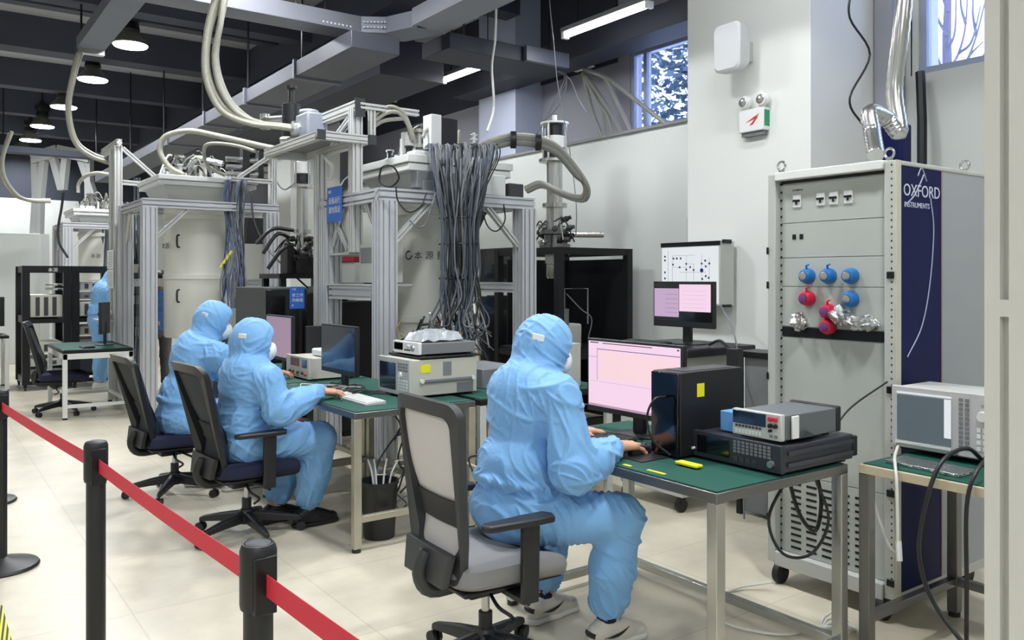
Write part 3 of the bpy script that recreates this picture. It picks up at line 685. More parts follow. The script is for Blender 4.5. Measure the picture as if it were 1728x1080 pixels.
# ---- gantries
def gantry(label, ox, oy, z, lo, hi, tx, ty):     # platform rectangle lo..hi, hanging post at tx,ty
    t = thing('gantry', label, 'metal frame', (tx, ty, 0), 0, 'gantries above the cryostats', local=False)
    (xa, ya), (xb, yb) = lo, hi
    for a, b in (((xa, ya), (xb, ya)), ((xa, yb), (xb, yb))): part('platform_rail', MB().bar((*a, z), (*b, z), .06, .07, 0, prof=SP2), alup, t)
    for a, b in (((xa, ya+.03), (xa, yb-.03)), ((xb, ya+.03), (xb, yb-.03))): part('platform_rail', MB().bar((*a, z), (*b, z), .06, .07, 0, prof=SP2), alup, t)
    for x, y in ((xa, ya), (xb+.04, ya)): part('corner_cap', MB().box(x-.035, y-.04, z-.04, x+.035, y-.03, z+.04), dgrey, t)
    part('platform_board', MB().box(xa+.02, ya+.02, z+.035, xb-.02, yb-.02, z+.045), mgrey, t)
    return t
GA = gantry('aluminium gantry with a cantilevered platform carrying a black pump above the nearest frame', 0, 0, 2.656, (2.66, 6.32), (3.07, 7.58), 3.0, 6.38)
part('post', MB().bar((3.0, 6.38, 1.72), (3.0, 6.38, 2.93), .09, .09, 0, up=(0, 1, 0), prof=SP2), alup, GA)
part('post', MB().bar((3.0, 7.12, .03), (3.0, 7.12, 2.62), .09, .09, 0, up=(0, 1, 0), prof=SP2), alup, GA)
part('foot', MB().box(2.93, 7.05, 0, 3.07, 7.19, .03), dsteel, GA)
part('top_rail', MB().bar((3.0, 6.30, 2.93), (3.0, 7.6, 2.93), .07, .09, 0, prof=SP2), alup, GA); part('top_rail', MB().bar((3.0, 6.3, 2.93), (3.55, 6.3, 2.93), .05, .05, 0, prof=SP1), alup, GA)
part('end_cap', MB().box(2.955, 6.285, 2.84, 3.045, 6.30, 2.99), dgrey, GA)
m = MB(); brace(m, (3.0, 6.36, 2.90), (3.0, 6.85, 2.69), .05); part('diagonal', m, alup, GA)
m = MB(); brace(m, (3.0, 6.5, 1.75), (3.0, 6.85, 2.1), .045); part('diagonal', m, alup, GA)
part('side_post', MB().bar((3.12, 6.32, 2.70), (3.12, 6.32, 2.93), .05, .05, 0, up=(0, 1, 0), prof=SP1), alup, GA)
part('shelf', MB().box(2.96, 6.42, 1.7, 3.3, 7.0, 1.72), lgrey, GA)
GB = thing('gantry', 'tall aluminium gantry posts left of the second frame, hung with paper notes', 'metal frame', (2.08, 11.05, 0), 0, 'gantries above the cryostats', local=False)
for y in (11.05, 11.33): part('post', MB().bar((2.04, y, .02), (2.04, y, 3.12), .09, .09, 0, up=(0, 1, 0), prof=SP2), alup, GB)
part('top_rail', MB().bar((2.04, 10.95, 3.15), (2.04, 12.0, 3.15), .06, .09, 0, prof=SP2), alup, GB)
m = MB(); brace(m, (2.09, 11.05, 3.1), (2.6, 11.05, 2.66), .05); part('diagonal', m, alup, GB)
part('top_rail', MB().bar((2.09, 11.05, 2.68), (2.75, 11.05, 2.66), .06, .06, 0, prof=SP1), alup, GB)
GB2 = thing('gantry', 'thin aluminium post with a diagonal strut on the right side of the second frame', 'metal frame', (3.30, 9.6, 2.37), 0, 'gantries above the cryostats', local=False)
px = onY(462, 270, 9.6)
part('post', MB().bar((px.x, 9.6, 2.37), (px.x, 9.6, 3.0), .06, .06, 0, up=(0, 1, 0), prof=SP2), alup, GB2)
m = MB(); brace(m, (px.x-.04, 9.6, 2.95), (px.x-.42, 9.6, 2.66), .045); part('diagonal', m, alup, GB2)
part('rail', MB().bar((px.x-.03, 9.6, 2.64), (px.x-.5, 9.6, 2.64), .05, .05, 0, prof=SP1), alup, GB2)
# steel pump and regulator on the platform
t = thing('pump', 'black cylinder pump with steel regulator on the gantry platform', 'pump', (2.87, 7.3, 2.70), local=False)
p = onX(497, 250, 2.9); y = p.y
part('cylinder', MB().lathe([(.05, 0), (.05, .10), (.085, .11), (.085, .42), (.07, .43), (.03, .44), (.03, .56), (.05, .57), (.05, .60), (.01, .60)], (2.87, y, 2.70), 24), black, t)
m = MB(); m.cyl((2.87, y+.05, 2.98), (2.72, y+.28, 2.98), .06, n=16).cyl((2.72, y+.28, 2.92), (2.72, y+.28, 3.06), .05, n=16); part('regulator', m, steel, t)
part('grey_head', MB().box(2.82, y-.50, 2.70, 3.02, y-.22, 2.98).cyl((2.92, y-.3, 2.98), (2.92, y-.3, 3.03), .09), mat('blue_grey_cast', rgb(150, 156, 168), .45, .2), t, .02)
part('manifold', MB().cyl((2.75, y-.1, 2.75), (2.95, y-.4, 2.75), .05, n=14), foil, t)
# ---- inserts with vertical steel tubes
def insert(label, x, y, z0, z1, r, group='cryogenic inserts'):
    t = thing('cryogenic_insert', label, 'cryogenic insert', (x, y, z0), 0, group, local=False)
    h = z1-z0
    part('tube', MB().lathe([(r, 0), (r, h*.30), (r*1.5, h*.30), (r*1.5, h*.33), (r*.95, h*.33), (r*.95, h*.64)], (x, y, z0), 24), steel, t)
    part('flange', MB().lathe([(r*1.5, h*.64), (r*1.9, h*.645), (r*1.9, h*.665), (r*1.3, h*.67)], (x, y, z0), 24), steel, t)
    part('motor', MB().lathe([(r*1.3, h*.68), (r*1.3, h*.74)], (x, y, z0), 20), black, t)
    part('spacer', MB().lathe([(r*.9, h*.74), (r*1.4, h*.75), (r*1.4, h*.83), (r*1.2, h*.84)], (x, y, z0), 20), alup, t)
    part('upper_motor', MB().lathe([(r*1.1, h*.84), (r*1.1, h*.92)], (x, y, z0), 20), black, t)
    for k in range(4):
        a = k*math.pi/2+.4; part('rod', MB().cyl((x+r*1.5*math.cos(a), y+r*1.5*math.sin(a), z0+h*.66), (x+r*1.5*math.cos(a), y+r*1.5*math.sin(a), z0+h*.93), r*.16, n=8), steel, t)
    part('cap', MB().lathe([(r*1.7, h*.93), (r*1.7, h*.945), (r*.3, h*.95), (r*.3, h)], (x, y, z0), 20), alup, t)
    return t
I1 = insert('tall steel tube insert standing over the black rack before the right wall', 5.3, 6.59, 1.82, 3.16, .085)
part('lower_flange', MB().lathe([(.09, 0), (.16, .01), (.16, .05), (.11, .06), (.11, .14), (.15, .15), (.15, .19), (.09, .2)], (5.3, 6.59, 1.80), 24), dsteel, I1)
part('side_arm', MB().cyl((5.35, 6.59, 1.95), (5.75, 6.35, 1.95), .03, n=12), steel, I1)
part('hanging_stem', MB().lathe([(.08, 0), (.09, .02), (.09, .14), (.1, .15), (.1, .30), (.07, .31)], (5.3, 6.59, 1.5), 24), steel, I1)
t = thing('open_rack', 'open black rack frame against the right wall holding the steel insert', 'rack', (5.4, 6.4, 0), local=False)
for (x, y) in ((5.0, 6.15), (5.0, 7.15), (5.9, 6.15), (5.9, 7.15)): part('upright', MB().box(x-.035, y-.035, 0, x+.035, y+.035, 1.80), blackm, t)
for z in (.1, .75, 1.77):
    part('crossbar', MB().box(5.035, 6.12, z-.035, 5.865, 6.18, z+.03), blackm, t); part('crossbar', MB().box(5.035, 7.12, z-.035, 5.865, 7.18, z+.03), blackm, t)
    part('crossbar', MB().box(4.97, 6.185, z-.035, 5.03, 7.115, z+.03), blackm, t); part('crossbar', MB().box(5.87, 6.185, z-.035, 5.93, 7.115, z+.03), blackm, t)
part('back_panel', MB().box(5.12, 7.16, .15, 5.80, 7.17, 1.70), blackm, t)
part('side_panel', MB().box(5.905, 6.19, .15, 5.93, 7.11, 1.70), blackm, t)
part('shelf', MB().box(4.98, 6.13, .78, 5.92, 7.17, .80), blackm, t)
t2 = thing('vacuum_pump', 'pale pump unit with wires on the shelf of the open black rack', 'pump', (5.3, 6.5, .80), local=False)
part('body', MB().box(5.12, 6.3, .80, 5.42, 6.7, 1.05), lgrey, t2, .02); part('motor', MB().cyl((5.2, 6.35, 1.05), (5.2, 6.35, 1.20), .07), mgrey, t2)
part('cage', MB().tube([(5.15, 6.25, 1.05), (5.15, 6.25, 1.4), (5.45, 6.25, 1.4), (5.45, 6.25, 1.05)], .008, 6).tube([(5.2, 6.28, 1.35), (5.35, 6.24, 1.2), (5.5, 6.25, 1.1), (5.5, 6.3, .9)], .006, 6, 0, 5), cable_g, t2)
# far insert on black support between the first two frames
I2 = insert('far steel tube insert on black machinery between the first and second frames', 3.32, 8.35, 1.55, 2.95, .06)
part('black_valve_body', MB().lathe([(.16, 0), (.2, .03), (.2, .12), (.14, .14), (.14, .2), (.1, .22)], (3.32, 8.35, 1.55), 20), black, I2)
m = MB()
for q in ([(3.2, 8.3, 1.9), (3.0, 8.2, 1.95), (2.85, 8.2, 1.75)], [(3.2, 8.3, 1.85), (3.05, 8.2, 1.8), (2.9, 8.2, 1.6)], [(3.2, 8.3, 2.0), (2.95, 8.2, 2.0), (2.78, 8.2, 1.85)]): m.tube(q, .02, 8, 0, 5)
part('black_hose', m, cable_b, I2)
t = thing('machine_stand', 'dark stand carrying the far steel insert', 'stand', (3.3, 8.35, 0), local=False)
for (x, y) in ((3.05, 8.2), (3.6, 8.2), (3.05, 8.7), (3.6, 8.7)): part('leg', MB().box(x-.03, y-.03, 0, x+.03, y+.03, 1.5), blackm, t)
part('top', MB().box(3.0, 8.15, 1.5, 3.65, 8.75, 1.55), blackm, t); part('panel', MB().box(3.08, 8.2, .2, 3.57, 8.22, 1.35), blackm, t)
part('connector_blocks', MB().box(3.3, 8.12, 1.2, 3.42, 8.2, 1.42), mgrey, t)
# dark cabinets behind the seated people
t = thing('dark_cabinet', 'large dark cabinet behind the two seated people, with a blue notice on it', 'cabinet', (2.75, 7.7, 0), local=False)
part('body', MB().box(2.56, 7.32, .05, 2.95, 8.15, 1.42), mat('dark_green_grey_paint', rgb(62, 66, 66), .5), t, .01)
part('front_panel', MB().box(2.56, 7.30, .08, 2.95, 7.32, 1.40), darkscr, t, .003)
for x, y in ((2.6, 7.36), (2.91, 7.36), (2.6, 8.1), (2.91, 8.1)): part('foot', MB().cyl((x, y, 0), (x, y, .05), .025, n=10), rubber, t)
t = thing('dark_cabinet', 'black cabinet beside the far insert stand', 'cabinet', (3.2, 7.7, 0), local=False)
part('body', MB().box(3.02, 7.5, .03, 3.45, 8.0, 1.36), darkscr, t, .01); part('foot', MB().box(3.05, 7.55, 0, 3.4, 7.95, .03), rubber, t)
def notice(label, x, y, face, w, h, z, lines, hang=None):
    R, U, N = FACE[face]; o = V((x, y, z)); mb = MB(); mb.prism([o, o+R*w, o+R*w+U*h, o+U*h], N*.004)
    t = solo('notice_sign', mb, mat('blue_notice', rgb(40, 104, 196), .5), label, 'sign', 'blue notices', smooth=False)
    for i, (s, sz, dx, dz) in enumerate(lines): part('lettering', text_mb(s, sz, o+R*dx+U*dz+N*.005, face), white, t)
    return t
notice('blue notice hung between the gantry posts of the nearest frame', 2.93, 6.79, '-X', .30, .30, 1.985, [('本源', .03, .02, .25), ('设备运行', .062, .03, .16), ('请勿靠近', .062, .03, .08)])
notice('blue notice stuck on the dark cabinet behind the seated people', 2.78, 7.296, '-Y', .14, .2, 1.225, [('本源', .02, .02, .17), ('非工作', .036, .02, .11), ('勿触碰', .036, .02, .065), ('0', .03, .02, .02)])
part('hook', MB().tube([(2.928, 6.52, 2.28), (2.95, 6.50, 2.33), (2.96, 6.42, 2.36)], .006, 6), white, bpy.data.objects['notice_sign'])
# paper sheets clipped on the tall posts of the second gantry
for i, (z, l_) in enumerate(((1.62, 'upper white sheet clipped to the tall aluminium post on the left'), (1.38, 'lower white sheet clipped to the tall aluminium post on the left'))):
    mb = MB(); mb.box(1.975, 10.97, z, 1.98, 11.37, z+.23); s = solo('paper_sheet', mb, whitep, l_, 'paper', 'paper sheets on the gantry post', smooth=False)
    pr = MB()
    for k in range(8): pr.box(1.973, 11.02, z+.025+.024*k, 1.975, 11.02+random.uniform(.2, .3), z+.031+.024*k)
    part('print', pr, mat('grey_print', rgb(150, 150, 160), .7), s, kind='stuff')
# grey painted steel trestle far at the back left
t = thing('steel_trestle', 'grey painted steel trestle with splayed legs far at the back left', 'steel frame', (2.2, 19, 0), local=False)
gs = mat('grey_steel_paint', rgb(172, 174, 174), .5)
def fp(px, py, d=18.5): return W(px, py, d)
for q in ([(60, 268), (62, 330), (58, 400)], [(75, 262), (68, 330), (66, 400)], [(88, 258), (105, 320)], [(112, 262), (106, 320)], [(135, 262), (158, 330)], [(150, 270), (152, 420)]):
    part('leg', MB().tube([fp(*a) for a in q], .10, 4, 0), gs, t)
m = MB(); m.bar(fp(57, 268), fp(100, 255), .25, .25).bar(fp(100, 255), fp(155, 266), .25, .25); part('top_beam', m, gs, t)
part('base', MB().box(*(fp(58, 395)-V((.2, .2, 0))).xy, 0, *(fp(60, 395)+V((.25, .2, 0))).xy, fp(60, 395).z), gs, t)
# white partition box at the back left
solo('white_partition', MB().box(-3.2, 16.9, 0, 1.85, 18.0, 2.30), wallw, 'plain white partition block at the back left, behind the black racks', 'partition', bevel=.01)
# blue bin / dewar bottom beside the second frame
solo('dark_drum', MB().lathe([(.3, 0), (.36, .02), (.36, .72), (.3, .78)], (2.85, 10.1, 0), 28), mat('dark_teal_drum', rgb(30, 52, 66), .5), 'dark teal drum below the big white cylinder', 'drum')
# ================= instruments =================
def bx(x0, y0, z0, w, d, h): return (x0, y0, z0, x0+d, y0+w, z0+h)      # w along Y, d along X
def screen_mat(name, col, e): return mat(name, col, .3, 0, .03, 3, emit=e)
pinks = screen_mat('pink_lit_screen', rgb(236, 204, 226), 1.0)
peach = screen_mat('peach_lit_area', rgb(238, 206, 212), 1.0)
uiline = screen_mat('dark_screen_line', rgb(96, 76, 110), .25)
uiw = screen_mat('white_lit_screen', rgb(226, 232, 236), .9)
def monitor(label, X, y0, y1, z0, z1, zt, scr, base=None, bez=.012, ui=None, cat='monitor', tilt=0, chin=.014, thick=.03, backm=black):
    """flat panel facing -X, standing on height zt"""
    yc = (y0+y1)/2
    t = thing('monitor', label, cat, (X+.06, yc, zt), 0, None, local=False)
    part('casing', MB().box(X, y0, z0, X+thick, y1, z1).box(X+thick, y0+.12, z0+.08, X+thick+.025, y1-.12, z1-.08), backm, t, .004)
    s = part('screen', MB().box(X-.0015, y0+bez, z0+chin+bez, X, y1-bez, z1-bez), scr, t)
    part('stand', MB().prism([(X+thick+.01, yc-.035, zt+.01), (X+thick+.035, yc-.035, zt+.01), (X+thick+.035, yc+.035, zt+.01), (X+thick+.01, yc+.035, zt+.01)], (0, 0, (z0+z1)/2-zt)), backm, t, .003)
    part('base', MB().lathe([(.125, 0), (.125, .006), (.10, .012), (.03, .014)], (X+.06, yc, zt), 32), backm, t)
    W_, H_ = (y1-y0-2*bez), (z1-z0-chin-2*bez)
    def uibox(u0, v0, u1, v1, m, nm, off=.001):   # u from the left edge, v from the top edge, 0..1
        part(nm, MB().box(X-.0015-off, y1-bez-u1*W_, z1-bez-v1*H_, X-.0015-off+.0006, y1-bez-u0*W_, z1-bez-v0*H_), m, s)
    if ui: ui(uibox)
    return t
def ui1(b):
    b(.02, .015, .12, .03, uiline, 'menu_bar'); b(.17, .02, .72, .032, uiline, 'menu_bar'); b(.97, .02, .99, .04, uiline, 'menu_mark')
    b(.11, .115, 1, .124, uiline, 'divider'); b(0, .24, .1, .244, uiline, 'divider'); b(.105, .10, .108, .60, uiline, 'divider')
    b(.13, .16, .98, .56, peach, 'plot_area'); b(.03, .615, 1, .619, mat('pale_screen_line', rgb(206, 170, 200), .3, emit=.7), 'divider'); b(.72, .62, .724, .93, MT['pale_screen_line'], 'divider'); b(0, .965, 1, 1, MT['pale_screen_line'], 'task_bar')
M1 = monitor('large monitor with a pink lit screen before the nearest seated person', 2.70, 2.475, 3.10, .855, 1.208, .77, pinks, ui=ui1)
monitor('switched off dark monitor standing left of the boxed analyser', 2.30, 4.89, 5.44, .865, 1.19, .77, scrd, chin=.02)
monitor('pink lit monitor mostly hidden by the hooded head of the middle person', 2.34, 6.10, 6.66, .86, 1.21, .77, screen_mat('dim_pink_screen', rgb(190, 160, 190), .55))
def ui2(b):
    b(0, 0, 1, .13, darkscr, 'title_bar'); b(0, .14, .44, .90, screen_mat('lilac_window', rgb(206, 176, 210), .8), 'window_area'); b(.45, .03, .98, .74, pinks, 'window_area', .002)
    for i in range(5): b(.2, .3+.12*i, .42, .305+.12*i, uiline, 'text_line', .002); b(.5, .2+.11*i, .9, .205+.11*i, MT['pale_screen_line'], 'text_line', .003)
# ---- black topped cabinet with the small monitor
t = thing('equipment_cabinet', 'grey cabinet with a thick black top in front of the white pillar', 'cabinet', (4.26, 3.92, 0), local=False)
part('body', MB().box(3.97, 3.64, .10, 4.56, 4.21, 1.0), lgrey, t, .006); part('top', MB().box(3.93, 3.56, 1.0, 4.60, 4.27, 1.055), black, t, .01)
for x, y in ((4.0, 3.68), (4.52, 3.68), (4.0, 4.17), (4.52, 4.17)): part('caster', MB().cyl((x, y-.015, .045), (x, y+.015, .045), .045).box(x-.02, y-.02, .05, x+.02, y+.02, .10), black, t)
monitor('small monitor with two pink windows on the black topped cabinet', 4.22, 3.60, 4.14, 1.17, 1.48, 1.055, darkscr, ui=ui2, chin=.03)
def keyboard(label, x0, y0, z, m=black, w=.43, d=.14, keym=dgrey):
    t = thing('keyboard', label, 'keyboard', (x0+d/2, y0+w/2, z), 0, 'keyboards', local=False)
    part('tray', MB().prism([(x0, y0, z), (x0+d, y0, z), (x0+d, y0, z+.022), (x0, y0, z+.012)], (0, w, 0)), m, t, .002)
    k = MB(); rows, cols = 5, 18
    for r in range(rows):
        for c in range(cols):
            xx = x0+.010+r*(d-.02)/rows; yy = y0+.01+c*(w-.02)/cols; zz = z+.012+(xx-x0)/d*.010
            k.box(xx, yy, zz, xx+(d-.02)/rows*.84, yy+(w-.02)/cols*.84, zz+.006)
    part('keys', k, keym, t, smooth=False, kind='stuff'); return t
keyboard('black keyboard before the large pink monitor', 2.45, 2.64, .77)
keyboard('pale keyboard on the table corner before the boxed analyser', 2.10, 4.33, .77, lgrey, .36, .13, white)
keyboard('black keyboard beside the small monitor on the black topped cabinet', 3.98, 3.85, 1.055, black, .38, .12)
def mouse(label, x, y, z, a, m=black):
    t = thing('computer_mouse', label, 'mouse', (x, y, z), a, 'computer mice')
    mb = MB(); N = 16
    for (s, h) in ((1, 0), (1.0, .010), (.92, .022), (.70, .031), (.35, .036)):
        for k in range(N): an = 2*math.pi*k/N; mb.v.append(V((.055*s*math.cos(an), .031*s*math.sin(an), h)))
    for i in range(4):
        for k in range(N): j = (k+1) % N; mb.face([i*N+k, i*N+j, (i+1)*N+j, (i+1)*N+k])
    mb.face([N-1-k for k in range(N)]); mb.face([4*N+k for k in range(N)]); part('shell', mb, m, t); part('wheel', MB().cyl((.03, -.004, .030), (.03, .004, .030), .008), dgrey, t)
mouse('black mouse under the hand of the nearest seated person', 2.455, 2.49, .774, -.2)
mouse('pale mouse under the hand of the middle seated person', 2.145, 4.72, .77, -.3, lgrey)
solo('mouse_pad', MB().box(2.34, 2.36, .77, 2.58, 2.60, .774), black, 'black mouse pad on the foreground table', 'mouse pad', bevel=.001)
solo('yellow_marker_strip', MB().box(2.265, 2.17, .77, 2.28, 2.26, .772), yellow, 'short yellow strip on the front edge of the foreground mat near the mouse pad', 'strip', smooth=False)
solo('yellow_marker_strip', MB().box(2.255, 2.34, .77, 2.27, 2.38, .772), yellow, 'tiny yellow strip beside the mouse pad corner on the foreground mat', 'strip', smooth=False)
solo('yellow_tag', MB().box(2.42, 2.15, .775, 2.46, 2.26, .786), yellow, 'yellow tag lying by the left front corner of the black signal generator', 'tag', bevel=.003)
# ---- desktop towers
def tower(label, x0, y0, z0, w, d, h, stick=None, side=black):
    t = thing('computer_tower', label, 'computer', (x0+d/2, y0+w/2, z0), 0, 'computer towers', local=False)
    part('case', MB().box(*bx(x0+.012, y0, z0+.01, w, d-.012, h-.01)), side, t, .005); part('front_panel', MB().box(x0, y0+.003, z0+.012, x0+.012, y0+w-.003, z0+h-.004), side if side is not black else darkscr, t, .003)
    part('foot', MB().box(x0+.03, y0+.01, z0, x0+.06, y0+w-.01, z0+.01).box(x0+d-.06, y0+.01, z0, x0+d-.03, y0+w-.01, z0+.01), rubber, t)
    if stick: x, z, s = stick; part('sticker', MB().box(x, y0-.001, z, x+s*.8, y0, z+s), yellow, t, smooth=False)
    return t
T1 = tower('black computer tower with a yellow sticker, right of the large pink monitor', 2.49, 2.305, .77, .155, .40, .35, (2.60, 1.015, .055))
part('top_vent', MB().box(2.55, 2.33, 1.12, 2.85, 2.43, 1.122), dgrey, T1)
T2 = None
T2 = None
# ---- instruments facing -X
def instr(name, label, x0, y0, z0, w, d, h, bodym, facem, screens=(), knobs=(), grid=None, cat='instrument', bez=.006, feet=True, handle_=False, group=None):
    t = thing(name, label, cat, (x0+d/2, y0+w/2, z0), 0, group, local=False); zf = z0+(.01 if feet else 0)
    part('case', MB().box(x0+.02, y0+bez, zf, x0+d, y0+w-bez, z0+h-bez), bodym, t, .004)
    fr = part('front_panel', MB().box(x0, y0, zf, x0+.024, y0+w, z0+h), facem, t, .004)
    def P_(u, v): return (x0, y0+w-u*w, zf+v*(z0+h-zf))      # u from left 0..1, v from bottom 0..1
    for (u0, v0, u1, v1, m) in screens:
        a, b = P_(u0, v0), P_(u1, v1); part('display', MB().box(x0-.003, b[1], a[2], x0+.002, a[1], b[2]), m, fr, .001)
    for (u, v, r, m) in knobs:
        a = P_(u, v); part('knob', MB().cyl((x0-.012, a[1], a[2]), (x0+.001, a[1], a[2]), r*.85, r, 16), m, fr)
    if grid:
        for (u0, v0, u1, v1, nu, nv, m) in grid:
            for i in range(nu):
                for j in range(nv):
                    a = P_(u0+(u1-u0)*(i+.5)/nu, v0+(v1-v0)*(j+.5)/nv); sw = (u1-u0)*w/nu*.32; sh = (v1-v0)*h/nv*.32
                    part('button', MB().box(x0-.003, a[1]-sw, a[2]-sh, x0+.001, a[1]+sw, a[2]+sh), m, fr)
    if feet: [part('foot', MB().box(xx, y0+.02, z0, xx+.03, y0+w-.02, zf), rubber, t) for xx in (x0+.03, x0+d-.06)]
    return t
gunm = mat('gunmetal_case', rgb(66, 68, 76), .38, .3)
S1 = instr('signal_generator', 'wide black signal generator lying on the right end of the foreground table', 2.58, 1.885, .77, .425, .47, .115, gunm, mat('black_face', rgb(44, 46, 54), .4), [(.06, .2, .44, .85, darkscr)], [(.90, .3, .015, steel), (.02, .3, .006, white)], [(.48, .45, .9, .92, 9, 4, mgrey), (.48, .12, .75, .35, 4, 1, dgrey)])
part('side_rib', MB().box(2.62, 1.881, .80, 3.04, 1.887, .815).box(2.62, 1.881, .845, 3.04, 1.887, .86), gunm, S1)
for yy in (1.885, 2.275): part('rear_bracket', MB().box(3.05, yy, .79, 3.075, yy+.035, .87), black, S1, .004)
S2 = instr('bench_multimeter', 'grey bench multimeter with a white front on top of the black signal generator', 2.60, 1.90, .885, .225, .36, .11, mat('meter_grey', rgb(98, 102, 106), .45), lgrey, [(.02, .45, .70, .94, darkscr)], [(.80, .80, .009, redp), (.90, .80, .009, redp), (.80, .55, .009, black), (.90, .55, .009, black), (.80, .36, .006, black)], [(.06, .30, .62, .43, 8, 1, dgrey), (.06, .08, .62, .24, 8, 2, white), (.76, .08, .95, .24, 2, 1, mgrey)])
part('carry_handle_end', MB().box(2.66, 1.892, .90, 2.70, 1.90, .985), white, S2, .002); part('rear_bumper', MB().box(2.96, 1.90, .895, 2.985, 2.125, .995), black, S2, .006)
part('side_rail', MB().prism([(2.70, 1.888, .90), (2.80, 1.888, .90), (2.74, 1.888, .925)], (0, .012, 0)), dgrey, S2)
solo('small_box', MB().box(2.66, 2.165, .885, 2.76, 2.235, .965), mat('light_blue_box', rgb(104, 160, 222), .5), 'small light blue box left of the bench multimeter', 'box', bevel=.003)
# network analyser
A1 = instr('network_analyser', 'grey network analyser with a lit screen on the table at the right', 3.36, 1.475, .785, .43, .30, .265, lgrey, mat('analyser_face', rgb(190, 188, 190), .45), [(.06, .12, .58, .86, mat('dim_grey_screen', rgb(92, 104, 112), .2, emit=.8))], [(.86, .66, .022, white), (.05, .05, .008, lgrey), (.62, .05, .012, steel), (.9, .05, .012, steel)], [(.64, .12, .75, .92, 2, 11, mgrey), (.80, .12, .96, .5, 3, 4, whitep), (.82, .82, .96, .94, 1, 1, lgrey)])
fr = [c for c in A1.children if c.name.startswith('front_panel')][0]
part('menu_bar', MB().box(3.355, 1.655, .785+.235, 3.358, 1.88, .785+.242), uiw, fr); part('softkey_column', MB().box(3.355, 1.655, .86, 3.3565, 1.682, 1.015), uiw, fr)
part('lower_bezel', MB().box(3.354, 1.655, .812, 3.36, 1.885, .822), white, fr)
solo('equipment_riser', MB().box(3.34, 1.46, .77, 3.68, 1.92, .785), black, 'thin black riser under the grey network analyser', 'riser', bevel=.002) if 0 else None
solo('document_folder', MB().prism([(3.10, 1.50, .771), (3.24, 1.50, .771), (3.26, 1.80, .771), (3.12, 1.80, .771)], (0, 0, .012)), foil, 'shiny silver folder lying in front of the network analyser', 'folder', bevel=.002)
# analyser on the middle table
A2 = instr('spectrum_analyser', 'large boxed analyser with a dark screen and yellow sticker on the middle table', 2.42, 4.40, .775, .41, .49, .235, beige, lgrey, [(.06, .12, .58, .86, scrd)], [(.74, .55, .02, whitep)], [(.64, .12, .96, .45, 4, 4, white), (.64, .65, .96, .9, 4, 3, mgrey)])
part('sticker', MB().box(2.50, 4.404, .925, 2.57, 4.406, .975), yellow, A2, smooth=False)
part('carry_strap', MB().box(2.50, 4.39, .865, 2.88, 4.404, .885), mgrey, A2, .004); 
for x in (2.505, 2.875): part('strap_end', MB().cyl((x, 4.385, .875), (x, 4.40, .875), .013), white, A2)
part('vent', MB().box(2.76, 4.404, .79, 2.88, 4.406, .85).box(2.66, 4.404, .90, 2.72, 4.406, .985), mgrey, A2)
solo('equipment_tray', MB().box(2.50, 4.40, 1.01, 2.95, 4.82, 1.022), black, 'thin black board between the boxed analyser and the small instrument on top', 'board', bevel=.003)
A3 = instr('power_meter', 'small white instrument on top of the boxed analyser', 2.50, 4.43, 1.022, .33, .42, .085, mgrey, whitep, [(.06, .25, .40, .85, darkscr)], [(.62, .6, .014, lgrey), (.80, .5, .02, steel)], [(.45, .2, .7, .4, 3, 1, black)])
m = MB(); R = random.Random(4); g = []
for i in range(9):
    for j in range(7): g.append(V((2.54+.34*i/8, 4.46+.28*j/6, 1.108+(.05 if 0 < i < 8 and 0 < j < 6 else 0)+R.uniform(-.008, .02)*(0 < i < 8))))
m.add(g, [[i*7+j, (i+1)*7+j, (i+1)*7+j+1, i*7+j+1] for i in range(8) for j in range(6)]); m.add([p-V((0, 0, .001 if p.z > 1.12 else 0)) for p in g], [[i*7+j, i*7+j+1, (i+1)*7+j+1, (i+1)*7+j] for i in range(8) for j in range(6)])
solo('plastic_wrapped_unit', m, mat('clear_wrap', rgb(180, 186, 190), .15, 0, .2, 30, .4, 40, alpha=.75), 'crumpled clear plastic wrapped unit on top of the small white instrument', 'package', smooth=False)
A4 = instr('power_supply', 'beige bench power supply with red displays beside the dark monitor', 2.28, 5.62, .77, .43, .38, .165, beige, beige, [(.22, .52, .60, .90, mat('dark_red_display', rgb(88, 36, 44), .3)), (.72, .5, .93, .88, darkscr)], [(.2, .25, .012, dgrey), (.35, .25, .012, dgrey), (.55, .25, .012, black), (.75, .25, .012, black), (.88, .2, .012, redp)], [(.1, .05, .6, .15, 6, 1, mgrey)])
t = thing('adapter_box', 'white gadget lying on top of the beige power supply', 'adapter', (2.45, 5.75, .935), local=False)
part('body', MB().box(2.40, 5.66, .935, 2.60, 5.86, .985), whitep, t, .012); part('upper_body', MB().box(2.45, 5.64, .985, 2.58, 5.78, 1.02), whitep, t, .01)
t = tower('black cased computer with a grey front beside the pink lit monitor', 2.50, 6.28, .77, .17, .23, .37, None, black) if 0 else None
TB = thing('computer_tower', 'black and grey computer tower with a small yellow sticker behind the power supply', 'computer', (2.62, 6.25, .77), 0, 'computer towers', local=False)
part('case', MB().box(2.49, 6.06, .77, 2.73, 6.095, 1.135).box(2.44, 6.06, .77, 2.49, 6.095, 1.135), black, TB, .003)
solo('grey_box', MB().box(3.05, 4.55, .77, 3.40, 5.05, .90), mgrey, 'low grey box with cables on top on the rear table behind the nearest person', 'box', bevel=.006)
instr('stacked_instrument', 'pale stacked instrument on the rear table right of the hooded head of the nearest person', 3.35, 4.25, .77, .26, .3, .30, lgrey, lgrey, [(.1, .55, .9, .9, mgrey)], [(.85, .45, .012, steel)], None)
